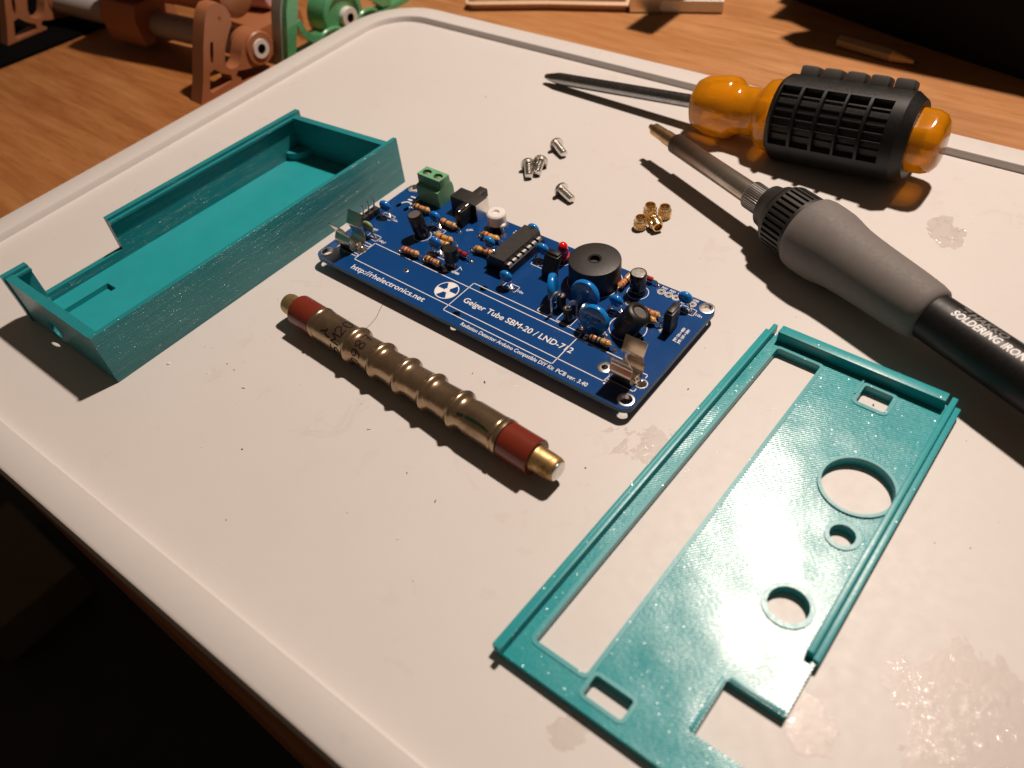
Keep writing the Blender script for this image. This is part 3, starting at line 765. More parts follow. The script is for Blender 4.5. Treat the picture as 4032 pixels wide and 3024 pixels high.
# --- ceramic capacitors
def bead(x, y, z, rx, ry, rz, mat, l0, l1, rot=0.):
    mm = MB(); mm.ell((x, y, z), rx * 1.08, ry * 1.05, rz * 1.06, 20, 14, R=Matrix.Rotation(rot, 3, 'Z') @ Matrix.Rotation(.12, 3, 'X'))
    o = mm.build('ceramic_capacitor', mat, pb)
    dx, dy = math.cos(rot) * rx * .55, math.sin(rot) * rx * .55
    for (lx, ly), s in ((l0, -1), (l1, 1)):
        lead(o, [(x + s * dx, y + s * dy, z - rz * .6), (x + s * dx * 1.3, y + s * dy, z - rz - .5), (lx, ly, ZB + .9), (lx, ly, ZB - .5)], .26); dome(o, lx, ly, .7, .6)
for x, y, z in ((3.4, 25.6, 8.7), (22.6, 30.4, 8.5), (32.2, 19.9, 8.4), (46.9, 29.6, 8.4), (62.45, 18.9, 8.5), (63.8, 35.8, 8.5), (54.4, 43.4, 7.7), (96.6, 28.1, 8.2), (112.7, 39.9, 8.5)):
    bead(x, y, z, 2.15, 1.35, 2.0, 'bluecap2' if x < 40 else 'bluecap', (x - 2.3, y - .2), (x + 2.6, y - .8))
# pale green one by the left clip
mm = MB(); mm.ell((6.2, 14.2, 8.3), 2.6, .95, 2.0, 20, 12, R=Matrix.Rotation(-.15, 3, 'Y')); mm.ell((4.6, 14.2, 6.6), .9, .7, 1.1, 12, 8); mm.ell((7.9, 14.2, 6.8), .7, .6, .9, 12, 8)
o = mm.build('ceramic_capacitor', 'paleGreen', pb)
lead(o, [(4.6, 14.2, 6.4), (4.2, 14.2, ZB - .4)]); lead(o, [(7.9, 14.2, 6.4), (9.4, 13.9, ZB - .4)]); dome(o, 9.4, 13.9, .8, .7)
# large blue discs
def disc(c, nrm, r, th_, mat='bluecap', mark=None):
    c = Vector(c); nn = Vector(nrm).normalized(); mm = MB()
    mm.lathe(c - nn * th_ / 2, nn, [(0, r * .25), (.02, r * .75), (.25, r * .93), (.75, r), (th_ - .75, r), (th_ - .25, r * .93), (th_ - .02, r * .75), (th_, r * .25)], 40)
    o = mm.build('disc_capacitor', mat, pb)
    e1 = Vector((0, 0, 1)).cross(nn).normalized()
    for s in (-1, 1):
        b = c + e1 * s * r * .5 - Vector((0, 0, r * .8)); g_ = Vector((b.x, b.y, ZB))
        mm = MB(); mm.tube([b + Vector((0, 0, .5)), b - Vector((0, 0, .9)), g_ + Vector((e1.x * s, e1.y * s, 1.0)), g_ + Vector((e1.x * s, e1.y * s, -.5))], [.6, .33, .28, .28], 8); mm.build('lead', 'tin', o)
        dome(o, g_.x + e1.x * s, g_.y + e1.y * s, .7, .6)
    if mark:
        up = nn.cross(e1); mm = MB()
        if up.z < 0: up = -up
        ex = up.cross(nn) * 1.0
        for t_, a, b, wd, h in mark:
            write(mm, t_, None, 0, wd, h, 0, put=lambda p, q_, a=a, b=b: c + nn * (th_ / 2 + .03) + ex * (a + p) + up * (b + q_))
        mm.build('printed_marking', 'ink', o)
disc((78.4, 21.6, 9.3), (.86, .50, .08), 4.6, 2.4)
disc((88.4, 23.9, 9.8), (.05, -.98, .16), 4.75, 2.4)
disc((96.6, 16.6, 9.6), (.08, -.98, .18), 4.75, 2.4, mark=[('C', -2.4, .3, 1.3, 1.5), ('222M', -.4, .5, 3.0, 1.0), ('1KV', -.6, -1.2, 2.2, 1.0), ('JN', -.1, -2.8, 1.4, 1.0)])

# --- electrolytic capacitors
def ecap(base, top, r, mat_top, txt):
    b = Vector(base); t = Vector(top); d = (t - b).normalized(); L_ = (t - b).length; mm = MB()
    mm.lathe(b, d, [(0, r * .9), (.2, r), (1.0, r), (1.4, r * .93), (1.9, r), (L_ - .35, r), (L_ - .08, r * .93), (L_, r * .84)], 36, caps=(True, False))
    o = mm.build('electrolytic_capacitor', 'black_gloss', pb)
    mm = MB(); mm.lathe(b, d, [(L_ - .15, r * .86), (L_ - .12, .01)], 36); mm.build('can_top', mat_top, o)
    for t_, ph, wd in txt:
        mm = MB(); e1 = Vector((-.75, -.66, 0)); e1 = (e1 - d * e1.dot(d)).normalized(); e2 = d.cross(e1)
        def pt(a, q_, ph=ph):
            an = ph + q_ / r; return b + d * (L_ - 1.0 - a) + (e1 * math.cos(an) + e2 * math.sin(an)) * (r + .03)
        write(mm, t_, None, 0, wd, .9, 0, put=pt); mm.build('sleeve_print', 'inkgrey', o)
    for s in (-1, 1):
        lead(o, [b + Vector((s, 0, .1)), (b.x + s, b.y, ZB - .5)], .28)
ecap((21.8, 24.0, ZB + .3), (21.0, 22.9, 13.6), 2.5, 'vent', [('10uF 50V', .5, 6.5), ('10uF 50V', 1.25, 6.5)])
ecap((97.6, 38.5, ZB + .3), (97.6, 38.4, 12.2), 2.5, 'alu', [('S', .35, .9)])
mm = MB(); bb = Vector((97.6, 38.45, ZB + .3)); e1 = Vector((.55, -.83, 0)); e2 = Vector((.83, .55, 0))
vs = []
for k in range(9):
    an = math.radians(8 + k * 5); p_ = bb + (e1 * math.cos(an) + e2 * math.sin(an)) * 2.53; vs += [(p_.x, p_.y, ZB + .6 + 1.7), (p_.x, p_.y, ZB + .3 + 7.2)]
mm._add(vs, [(2 * k, 2 * k + 2, 2 * k + 3, 2 * k + 1) for k in range(8)]); mm.build('polarity_stripe', 'inkgrey', pb)

# --- screw terminal
prf = [(39.0, 0), (47.0, 0), (47.0, 4.5), (45.6, 9.9), (40.7, 9.9), (40.5, 6.3), (39.1, 6.1)]
mm = MB(); x0, x1 = 6.1, 16.5
top_h = [circle(8.75, 43.1, 1.75, 24)[::-1], circle(13.9, 43.1, 1.75, 24)[::-1]]
mm.prism([(39.0, 0), (47.0, 0), (47.0, 4.6), (46.4, 6.8), (40.55, 6.8), (40.5, 6.3), (39.1, 6.1)], x0, x1, put=lambda a, b, h: Vector((h, a, ZB + b)))
mm.prism(rrect(x0, 40.55, x1, 46.0, .15, 2), 6.78, 9.9, top_h, put=lambda a, b, h: Vector((a, b - max(0, h - 7) * .12 * (1 if b > 44 else 0), ZB + h)))
te = mm.build('screw_terminal', 'termgreen', pb)
mm = MB(); mm.box(15.3, 38.65, ZB, 16.7, 39.2, ZB + 6.2, .15); mm.build('rib', 'termgreen', te)
for x in (8.75, 13.9):
    mm = MB(); mm.lathe((x, 43.1, ZB + 6.9), (0, 0, 1), [(0, 1.6), (1.7, 1.6), (2.1, 1.2)], 24)
    mm.box(x - 1.3, 42.9, ZB + 8.9, x + 1.3, 43.3, ZB + 9.2, .05); mm.build('terminal_screw', 'pinmetal', te)

# --- slide switch behind the jumper, with metal side plate
mm = MB(); mm.box(20.9, 40.3, ZB, 32.6, 46.4, ZB + 6.0, .3); sw = mm.build('slide_switch', 'blackgrey', pb)
mm = MB(); mm.box(32.65, 40.1, ZB, 32.9, 46.5, ZB + 6.1, .08); mm.build('side_plate', 'steel', sw)
mm = MB(); mm.box(25.2, 46.5, ZB + 2.2, 28.6, 51.4, ZB + 5.2, .35); mm.build('switch_lever', 'blackgrey', sw)

# --- jumpers on their headers
def jumper(x0, y0, x1, y1, lean, z1):
    mm = MB(); mm.box(x0, y0, ZB + .02, x1, y1, ZB + 2.5, .3); h_ = mm.build('jumper_header', 'black', pb)
    T = MB(); T.box(x0 - .05, y0 - .1, ZB + 2.3, x1 + .05, y1 + .1, z1 - .8, .3)
    cx, cy = (x0 + x1) / 2, (y0 + y1) / 2
    sx, sy = (x1 - x0) * .5 - .25, (y1 - y0) * .5 - .25
    T.box(cx - sx, cy - sy, z1 - 1.6, cx + sx, cy + sy, z1, .3)
    T.box(cx - sx * .55, cy - sy * .55, z1 - .3, cx + sx * .55, cy + sy * .55, z1 + .06, .06)
    mm = MB(); mm._add([p + Vector((lean[0], lean[1], 0)) * max(0, p.z - ZB - 2) / (z1 - ZB - 2) for p in T.v], T.f); mm.build('jumper', 'black', h_)
jumper(68.6, 28.6, 73.4, 31.1, (.3, 2.3), 13.0)
jumper(112.6, 27.3, 115.1, 31.9, (.1, .7), 12.6)
jumper(28.3, 34.2, 31.0, 39.2, (-.2, .6), 11.4)
mm = MB(); mm.tube([(30.2, 34.3, 11.0), (30.5, 39.0, 11.3)], .12, 6); mm.build('jumper_edge', 'tin', pb)

# --- white trimmer on three legs
mm = MB(); mm.lathe((41.5, 40.3, 7.3), (0.03, -.03, 1), [(0, 2.0), (.15, 3.0), (.5, 3.35), (3.3, 3.35), (3.9, 3.2), (4.3, 2.7), (4.35, 1.2), (3.7, .95), (3.6, .1)], 36)
mm.ell((44.2, 39.5, 7.9), 1.5, 1.5, .7, 16, 8); tm = mm.build('trimmer_knob', 'white', pb)
mm = MB(); mm.cyl((41.5, 40.3, ZB), (41.5, 40.3, 7.3), 1.9, 20); mm.build('trimmer_base', 'black', tm)
for x, y in ((45.1, 38.7), (37.9, 40.8), (42.2, 43.6)):
    mm = MB(); mm.tube([(x, y, ZB - .4), (x, y, 6.2), (x + (41.5 - x) * .35, y + (40.3 - y) * .35, 7.6)], [.7, .55, .5], 10); mm.build('trimmer_leg', 'tin', tm); dome(tm, x, y, 1.2, .9)
mm = MB(); mm.ell((38.0, 40.6, 8.4), .9, .9, .9, 14, 10); mm.build('trimmer_lug', 'nickel', tm)

# --- resistors and glass diodes lying flat
def resistor(x, y, ang, bands, z=6.05, ln=6.4, ends=(-1, 1), body='tan', reach=5.0):
    d = Vector((math.cos(ang), math.sin(ang), 0)); c = Vector((x, y, z)); mm = MB(); r = 1.12
    P_ = [(-ln / 2 - .55, .3), (-ln / 2 - .1, .55), (-ln / 2 + .3, r * .98), (-ln / 2 + .8, r * 1.05), (-ln / 2 + 1.5, r * 1.02), (-ln / 2 + 2.0, r * .84)]
    P_ = P_ + [(-a, b) for a, b in P_[::-1]]
    mm.lathe(c, d, P_, 22); o = mm.build('resistor', body, pb, sharp=60)
    for t, mt in bands:
        rr = r * (.875 if abs(t) < 1.25 else 1.06)
        mm = MB(); mm.lathe(c, d, [(t - .27, rr), (t - .25, rr + .02), (t + .25, rr + .02), (t + .27, rr)], 22); mm.build('colour_band', mt, o)
    for s in ends:
        e = c + d * s * (ln / 2 + .3)
        lead(o, [e, c + d * s * (reach - .5), c + d * s * reach - Vector((0, 0, .5)), (c + d * s * reach).xy.to_tuple() + (ZB - .5,)], .26)
        dome(o, (c + d * s * reach).x, (c + d * s * reach).y, .75, .55)
    return o
B4 = lambda a, b, c_, d_='gold': [(-2.25, a), (-.85, b), (.25, c_), (2.25, d_)]
resistor(26.0, 13.8, .09, B4('red', 'red', 'red'))
resistor(35.7, 14.2, .0, B4('brownband', 'black', 'red'))
resistor(30.6, 25.5, .06, B4('yellow', 'violet', 'yellow'), body='tan')
resistor(31.4, 22.9, .05, B4('orange', 'violet', 'yellow'))
resistor(26.6, 32.2, .0, B4('orange', 'violet', 'yellow'))
resistor(43.4, 34.3, .05, B4('brownband', 'red', 'yellow', 'yellow'))
resistor(46.2, 27.2, .12, B4('gold', 'yellow', 'red', 'red'))
resistor(12.6, 33.9, .05, B4('brownband', 'black', 'orange'))
resistor(100.7, 13.5, .02, B4('brownband', 'violet', 'greenband'))
resistor(106.2, 28.7, .0, B4('red', 'red', 'red'))
resistor(106.0, 31.2, .0, B4('brownband', 'red', 'red'))
resistor(92.6, 39.2, math.pi / 2, B4('red', 'orange', 'brownband'), reach=4.4)
def glass_diode(x, y, ang, z=6.0):
    d = Vector((math.cos(ang), math.sin(ang), 0)); c = Vector((x, y, z)); mm = MB()
    mm.lathe(c, d, [(-2., .3), (-1.8, .75), (1.8, .75), (2., .3)], 18); o = mm.build('glass_diode', 'glassred', pb)
    mm = MB(); mm.lathe(c, d, [(-.5, .77), (.0, .77)], 18, caps=(False, False)); mm.build('colour_band', 'black', o)
    mm = MB(); mm.lathe(c, d, [(.75, .77), (1.7, .79), (1.9, .5)], 18, caps=(False, False)); mm.build('colour_band', 'red', o)
    for s in (-1, 1):
        lead(o, [c + d * s * 1.9, c + d * s * 3.2, c + d * s * 3.8 - Vector((0, 0, .6)), ((c + d * s * 4.0).x, (c + d * s * 4.0).y, ZB - .4)], .25); dome(o, (c + d * s * 4.0).x, (c + d * s * 4.0).y)
glass_diode(41.2, 22.6, -.1); glass_diode(97.4, 44.2, .0)

# --- upright diodes with hooped leads
def updiode(x, y, hx, hy, top):
    mm = MB(); mm.lathe((x, y, ZB + .3), (0, 0, 1), [(0, 1.3), (.15, 1.42), (top - ZB - .5, 1.42), (top - ZB - .35, 1.3)], 24); o = mm.build('rectifier_diode', 'black', pb)
    mm = MB(); mm.lathe((x, y, top - .06), (0, 0, 1), [(0, 1.3), (.02, .3)], 24); mm.build('diode_end', 'tubegrey', o)
    pts = [(x, y, top - .2)] + [(x + (hx - x) * (1 - math.cos(a)) / 2, y + (hy - y) * (1 - math.cos(a)) / 2, top + .4 + 1.5 * math.sin(a)) for a in [math.pi * k / 8 for k in range(9)]] + [(hx, hy, ZB + 1), (hx, hy, ZB - .5)]
    lead(o, pts, .36); dome(o, hx, hy, .8, .6)
updiode(82.6, 20.0, 81.8, 16.1, 9.8); updiode(87.2, 16.8, 88.7, 19.2, 9.4); updiode(91.9, 20.3, 91.9, 16.3, 9.6)

# --- transistor, integrated circuit in its socket, LED, buzzer, inductor
mm = MB(); pts = [(41.0 + 2.35 * math.cos(a), 17.5 + 2.35 * math.sin(a)) for a in [math.radians(205 - 240 * .5 + 240 * k / 20 + 90) for k in range(21)]]
pts = [(41.0 + 2.35 * math.cos(math.radians(a)), 17.6 + 2.35 * math.sin(math.radians(a))) for a in range(140, 401, 10)]
mm.prism(pts, 6.7, 11.4); tq = mm.build('transistor', 'black', pb)
for x in (39.7, 41.0, 42.3): lead(tq, [(x, 17.6, 6.8), (x, 17.2, ZB - .5)], .3); dome(tq, x, 17.2, .55, .6)

mm = MB(); mm.box(50.7, 23.2, ZB + .02, 52.6, 41.6, ZB + 3.2, .15); mm.box(58.4, 23.2, ZB + .02, 60.4, 41.6, ZB + 3.2, .15); mm.box(52.7, 23.2, ZB + .02, 58.3, 25.4, ZB + 3.0, .1); mm.box(52.7, 39.4, ZB + .02, 58.3, 41.6, ZB + 3.0, .1)
so = mm.build('chip_socket', 'black', pb)
mm = MB(); pr_ = [(52.45, 7.6), (58.95, 7.6), (59.05, 8.7), (58.75, 10.15), (52.65, 10.15), (52.35, 8.7)]
mm.prism(pr_, 22.7, 41.3, put=lambda a, b, h: Vector((a, h, b)))
ic = mm.build('microchip', 'blackgrey', pb)
mm = MB(); mm.lathe((53.9, 24.1, 10.16), (0, 0, 1), [(0, .62), (.012, .55)], 20); mm.cyl((55.7, 41.25, 9.95), (55.7, 41.25, 10.175), .95, 20); mm.build('index_mark', 'black', ic)
for k in range(7):
    y = 24.4 + k * 2.54
    for s in (-1, 1):
        mm = MB(); xi = 55.7 + s * 3.25; xo = 55.7 + s * 4.15
        mm.prism([(xi, 8.55), (xo + s * .05, 8.55), (xo + s * .3, 8.2), (xo + s * .3, ZB + 2.9), (xo + s * .06, ZB + 2.9), (xo + s * .06, 8.1), (xo - s * .1, 8.3), (xi, 8.3)][::s], y - .78, y + .78, put=lambda a, b, h: Vector((a, h, b)))
        mm.build('chip_pin', 'pinmetal', ic)

ax = Vector((.10, -.16, 1)).normalized(); mm = MB()
mm.lathe((69.9, 38.7, 6.1), ax, [(0, 2.0), (1.0, 2.0), (1.05, 1.65), (4.2, 1.65), (5.0, 1.55), (5.7, 1.2), (6.1, .6), (6.2, .1)], 28); led = mm.build('red_led', 'ledred', pb)
for s in (-.9, .9): lead(led, [(69.9 + s, 38.7, 6.2), (69.9 + s, 38.7, ZB - .5)], .28)

mm = MB(); R_ = 8.05
mm.lathe((83.7, 36.0, ZB + .1), (0, 0, 1), [(0, R_ - .3), (.3, R_), (7.9, R_), (8.25, R_ - .12), (8.4, R_ - .45), (8.4, 2.2), (8.3, 2.15), (8.3, 1.62), (7.0, 1.6), (7.0, .1)], 72); bz = mm.build('buzzer', 'blackgrey', pb, sharp=45)
mm = MB(); mm.lathe((83.7, 36.0, ZB + 8.3), (0, 0, 1), [(0.02, 2.15), (.12, 2.1), (.12, 1.7), (.0, 1.63)], 32, caps=(False, False)); mm.build('sound_hole_rim', 'black_gloss', bz)

ib = Vector((103.4, 21.4, ZB + 1.0)); it = Vector((107.7, 23.3, 13.2)); d = (it - ib).normalized(); L_ = (it - ib).length; mm = MB()
mm.lathe(ib, d, [(0, 3.2), (.3, 3.6), (1.4, 3.75), (L_ - 1.4, 3.85), (L_ - .6, 3.7), (L_ - .15, 3.2), (L_, 2.5), (L_ - .1, 2.15), (L_ - .45, 2.1)], 40, caps=(True, False)); ind = mm.build('inductor', 'black', pb)
mm = MB(); mm.lathe(ib, d, [(L_ - .5, 2.12), (L_ - .46, .01)], 32); mm.build('ferrite_core', 'vent', ind)
e1 = Vector((-.6, -.8, 0)); e1 = (e1 - d * e1.dot(d)).normalized(); e2 = d.cross(e1); mm = MB()
write(mm, '30', None, 0, 2.9, 1.3, 0, bold=0, put=lambda a, q_: ib + d * (L_ - 2.2 - q_) + (e1 * math.cos(.75 - a / 3.85) + e2 * math.sin(.75 - a / 3.85)) * 3.92)
mm.build('printed_marking', 'inkgrey', ind)
mm = MB(); p0 = ib + d * .8 + (e1 * math.cos(2.2) + e2 * math.sin(2.2)) * 3.8
mm.tube([ib + d * (L_ - 3.5) + (e1 * math.cos(1.75) + e2 * math.sin(1.75)) * 3.85, ib + d * 1.6 + (e1 * math.cos(1.75) + e2 * math.sin(1.75)) * 3.85, (106.6, 19.6, ZB - .3)], .16, 6); mm.build('sleeve_seam', 'tubegrey', ind)
lead(ind, [(102.4, 21.2, ZB + 1.2), (101.6, 20.6, ZB - .5)], .35); lead(ind, [(104.6, 22.2, ZB + 1.4), (105.6, 23.0, ZB - .5)], .35)
# short solder tails under the board hold it off the tray
for x, y in ((9.7, 7.1), (118.4, 7.1), (0.2, 21.7), (14.0, 43.0), (70, 38.4), (97.6, 38.5), (103, 21), (56, 30)):
    mm = MB(); mm.lathe((x, y, ZB - 1.6), (0, 0, -1), [(0, 1.0), (.5, .75), (1.6, .35), (2.9, .3)], 10); mm.build('solder_tail', 'tin', pb)

# ================================================================== four screws
def make_screw(label, head, tail, rz=2.4):
    h = Vector(head); t = Vector(tail); d = (t - h).normalized()
    r = thing('machine_screw', label, 'screw', (h.x, h.y, 0), 'small pan head screws'); o = Vector((0, 0, h.z))
    mm = MB(); mm.lathe(o, d, [(-.9, .1), (-.88, .9), (-.6, 1.9), (-.1, 2.5), (.5, 2.8), (1.1, 2.8), (1.15, 1.5)], 28); mm.build('screw_head', 'steel', r, sharp=50)
    pr_ = [(1.1, 1.45)]; L_ = 7.4; k = 0; a = 1.3
    while a < L_ - .5:
        pr_ += [(a, 1.22), (a + .22, 1.47), (a + .28, 1.47)]; a += .5
    pr_ += [(L_ - .2, 1.25), (L_, 1.0)]
    mm = MB(); mm.lathe(o, d, pr_, 24); mm.build('screw_thread', 'steel', r, sharp=70)
make_screw('shiny screw farthest from the circuit board, lying alone above the others', (24.3, 97.0, 2.5), (30.9, 93.6, 1.5))
make_screw('right hand screw of the touching pair of shiny screws', (26.6, 84.6, 2.5), (29.6, 77.6, 1.5))
make_screw('left hand screw of the touching pair of shiny screws', (23.6, 80.4, 2.5), (28.6, 74.4, 1.5))
make_screw('shiny screw lying nearest the black chip, separate from the pair', (43.6, 73.2, 2.5), (50.4, 71.0, 1.5))

# ================================================================== brass threaded inserts
def make_insert(label, p, d=(0, 0, 1)):
    r = thing('threaded_insert', label, 'threaded insert', p, 'knurled brass inserts'); R = 2.15
    zz = 2.2 if d[2] < .5 else 0; o = Vector((0, 0, zz))
    if zz: o = o - Vector(d) * 2.2
    def kn(t, a, rr):
        if .4 < t < 1.9: return rr + .16 * (1 if math.sin(22 * a + t * 5) > 0 else -1)
        if 2.1 < t < 3.0: return rr + .14 * (1 if math.sin(22 * a - t * 5) > 0 else -1)
        return rr
    mm = MB(); mm.lathe(o, d, [(0, R - .2), (.1, R), (.45, R), (.8, R), (1.2, R), (1.6, R), (1.85, R), (1.95, R - .2), (2.05, R - .2), (2.15, R), (2.5, R), (2.9, R), (3.05, R - .15), (3.3, R - .3), (4.2, R - .3), (4.4, R - .45), (4.4, R - .75), (4.2, R - .8), (.3, R - .8)], 132, rfun=kn)
    mm.build('insert_body', 'brass', r, sharp=40)
i0 = make_insert('brass insert standing farthest back in the cluster of four', (77.2, 79.3, .0))
make_insert('brass insert standing upright on the right side of the cluster', (81.9, 81.0, .0))
make_insert('brass insert standing nearest the round buzzer', (78.2, 71.5, .0))
make_insert('brass insert lying on its side in front of the standing ones', (82.9, 73.5, 0), (.79, -.61, 0))

# ================================================================== screwdriver
sd = thing('screwdriver', 'screwdriver with amber handle and ribbed black rubber grip lying across the far rim', 'screwdriver', (118, 141, 0))
so_ = Vector((118, 141, 0)); P0 = Vector((-11.2, 138.4, 2.8)) - so_; D = Vector((131.7, 2.0, 11.9)).normalized()
mm = MB(); mm.lathe(P0, D, [(0, .9), (1.2, 1.4), (3.5, 1.9), (7.0, 2.5), (9, 2.55), (96, 2.6)], 28, rfun=lambda t, a, r: r * (1 - (.32 * abs(math.sin(2 * a)) ** 2 if t < 6 else 0))); mm.build('shaft', 'shaft', sd)
mm = MB(); mm.box(-2, -4.2, -.9, 2, 4.2, .9, .3)
mm2 = MB()
def frame(p): e1 = (Vector((0, 0, 1)) - D * D.z).normalized(); e2 = D.cross(e1); return P0 + D * (92 + p.x * 3.2) + e1 * p.z * 2.4 + e2 * p.y * 1.1
mm2._add([frame(p) for p in mm.v], mm.f); mm2.build('shaft_wing', 'shaft', sd)
mm = MB(); mm.lathe(P0, D, [(71.8, 4.2), (72.2, 6.6), (73.4, 8.6), (76, 10.1), (80, 11.0), (84.5, 11.5), (87, 11.4), (88.2, 10.8), (89.8, 9.3), (91.5, 8.6), (97, 8.6), (98.6, 9.2), (99.6, 10.8), (100.8, 12.2), (103, 12.6), (108, 12.4), (109, 11)], 56, rfun=lambda t, a, r: r * (1 + .018 * math.cos(6 * a)) if t < 90 else r)
mm.build('handle_nose', 'amber', sd, sharp=60)
mm = MB(); mm.lathe(P0, D, [(149, 8), (149.2, 10.4), (153, 10.4), (157, 10.2), (159.4, 9.3), (160.8, 7.4), (161.2, 5.2), (161.3, .2)], 56, rfun=lambda t, a, r: min(r, 9.4 / max(.2, abs(math.cos(a - .35)))))
mm.build('handle_butt', 'amber', sd, sharp=60)
prof_ = []; t = 103.0
ts = [105.6, 105.8, 106.4, 107.2]
t = 107.6
while t <= 146.2: ts.append(t); t += .2
ts += [147.2, 149, 150.4, 151.4, 152.2, 152.4]
def grip_r(t, a, r):
    ph = math.degrees(a) % 360; x = (t - 107.8) / 7.66; fr = x - math.floor(x)
    base = r * (1 + .012 * math.cos(3 * a))
    if 0 <= x < 5 and fr < .85 and 18 < ph < 100:
        u = (ph - 18) / 82 * 7; fu = u - math.floor(u)
        return base - (2.1 if fu < .76 else 1.5)
    return base
def gr0(t):
    if t < 107.2: return 13.6 + (t - 105.6) / 1.6 * 1.2
    if t > 149: return 14.8 - (t - 149) / 3.4 * 2.2
    return 14.8
mm = MB(); mm.lathe(P0, D, [(t, gr0(t)) for t in ts], 252, rfun=grip_r, caps=(True, True)); mm.build('rubber_grip', 'rubber', sd, sharp=25)
e1 = (Vector((0, 0, 1)) - D * D.z).normalized(); e2 = D.cross(e1)
for k in range(5):
    T = MB(); T.box(-3.2, -4.0, 0, 3.2, 4.0, 4.8, 1.1); mm = MB(); a = math.radians(-31); er = e1 * math.cos(a) + e2 * math.sin(a); et = -e1 * math.sin(a) + e2 * math.cos(a)
    mm._add([P0 + D * (112.6 + k * 7.9 + p.x) + er * (13.2 + p.z - p.y * p.y * .02) + et * p.y for p in T.v], T.f); mm.build('grip_pad', 'rubbergrey', sd)
mm = MB(); random.seed(5)
for k in range(26):                         # small raised moulded lettering, too worn to read
    t_ = 115 + k * .92; a = math.radians(9 + (k % 3) * .7); er = e1 * math.cos(a) + e2 * math.sin(a); et = -e1 * math.sin(a) + e2 * math.cos(a)
    c = P0 + D * t_ + er * 14.86; hw = .12 + .12 * random.random()
    for (u0, v0, u1, v1) in ((-.3, -.75, -.3 + hw, .75), (-.3, .55 if k % 2 else -.75, .3, .75 if k % 2 else -.55)):
        mm._add([c + D * u0 + et * v0 + er * z for z in (0,)] + [c + D * u1 + et * v0, c + D * u1 + et * v1, c + D * u0 + et * v1] + [c + er * .14 + D * uu + et * vv for uu, vv in ((u0, v0), (u1, v0), (u1, v1), (u0, v1))],
                [(4, 5, 6, 7), (0, 1, 5, 4), (1, 2, 6, 5), (2, 3, 7, 6), (3, 0, 4, 7)])
mm.build('moulded_lettering', 'rubber', sd)

# ================================================================== soldering iron
io_ = Vector((148, 75, 0)); A0 = Vector((56.8, 112.0, 11.6)) - io_; AD = Vector((133.2, -54.0, .35)).normalized()
ir = thing('soldering_iron', 'soldering iron with grey foam grip and black handle pointing at the screws', 'soldering iron', io_)
mm = MB(); mm.lathe(A0, AD, [(0, .7), (.15, 1.0), (2.2, 1.15), (2.3, 1.8), (2.6, 2.2), (9, 2.35), (9.2, 2.5), (15.5, 2.6)], 28); mm.build('soldering_tip', 'tipmetal', ir)
mm = MB(); mm.lathe(A0, AD, [(14.6, 2.5), (14.6, 3.3), (14.9, 3.5), (54.5, 3.6)], 36); mm.build('barrel', 'barrel', ir)
kn_ = lambda n_, dp: (lambda t, a, r: r + dp * (1 if math.sin(n_ * a) > 0 else -1))
mm = MB(); mm.lathe(A0, AD, [(53.8, 3.2), (54, 4.25), (54.4, 4.5), (61.8, 4.5), (62.2, 4.2)], 160, rfun=kn_(40, .12)); mm.build('knurled_nut', 'alu', ir, sharp=30)
mm = MB(); mm.lathe(A0, AD, [(61.5, 5.8), (62, 6.6), (64.5, 7.0), (66.2, 8.3), (67.4, 8.6), (68, 7.4)], 48, rfun=lambda t, a, r: r * (1 + .06 * math.cos(2 * a))); mm.build('front_collar', 'blackgrey', ir)
def kr(t, a, r): return r - (.75 if (math.sin(34 * a) > .15 and 70.0 < t < 77.4) else 0)
mm = MB(); mm.lathe(A0, AD, [(67.6, 8.2), (68.2, 9.6), (69.3, 10.1), (69.9, 10.25), (70.1, 10.25), (77.3, 10.35), (77.5, 10.35), (78.6, 10.3), (79, 9.4)], 272, rfun=kr); mm.build('grip_ring', 'blackgrey', ir, sharp=30)
mm = MB(); mm.lathe(A0, AD, [(78.4, 9.3), (78.7, 10.6), (79.6, 11.3), (81.5, 11.6), (85, 11.55), (88, 11.4), (90.4, 11.0), (92.5, 10.5), (95, 10.05), (98, 9.75), (103, 9.4), (110, 9.05), (117, 8.7), (122, 8.3), (124.2, 7.8), (125.0, 6.9)], 64); mm.build('foam_grip', 'grip', ir, sharp=50)
mm = MB(); mm.lathe(A0, AD, [(122, 6.6), (124.6, 6.75), (215, 7.1), (216, 6.8), (216.4, 4.5)], 56); mm.build('handle', 'rubber', ir)
f1 = (Vector((0, 0, 1)) - AD * AD.z).normalized(); f2 = AD.cross(f1)
def on_iron(t, ph, r):                      # ph 0 = front, 90 = top
    a = math.radians(90 - ph); return A0 + AD * t + (f1 * math.cos(a) + f2 * math.sin(a)) * r
rI = lambda t: 6.75 + (t - 124.6) * .0039 + .035
mm = MB(); write(mm, 'SOLDERING IRON', None, 0, 21.0, 2.1, 0, bold=.03, shear=.2, put=lambda a, b: on_iron(130.4 + a, 69 + b / 6.8 * 57.3, rI(130 + a)))
mm.build('white_lettering', 'silk', ir)
mm = MB(); write(mm, 'HAKKO', None, 0, 10.8, 2.3, 0, bold=.03, shear=.25, put=lambda a, b: on_iron(133.6 + a, 91 + b / 6.8 * 57.3, rI(130 + a)))
for (a0_, b0_, a1_, b1_) in ((130.6, 92, 131.5, 110), (131.8, 92, 132.4, 97), (131.8, 104, 132.9, 110), (130.9, 111, 132.9, 114)):
    mm._add([on_iron(a0_, b0_, rI(130)), on_iron(a1_, b0_, rI(130)), on_iron(a1_ + .4, b1_, rI(130)), on_iron(a0_ + .4, b1_, rI(130))], [(0, 1, 2, 3)])
mm.build('grey_lettering', 'inkgrey', ir)
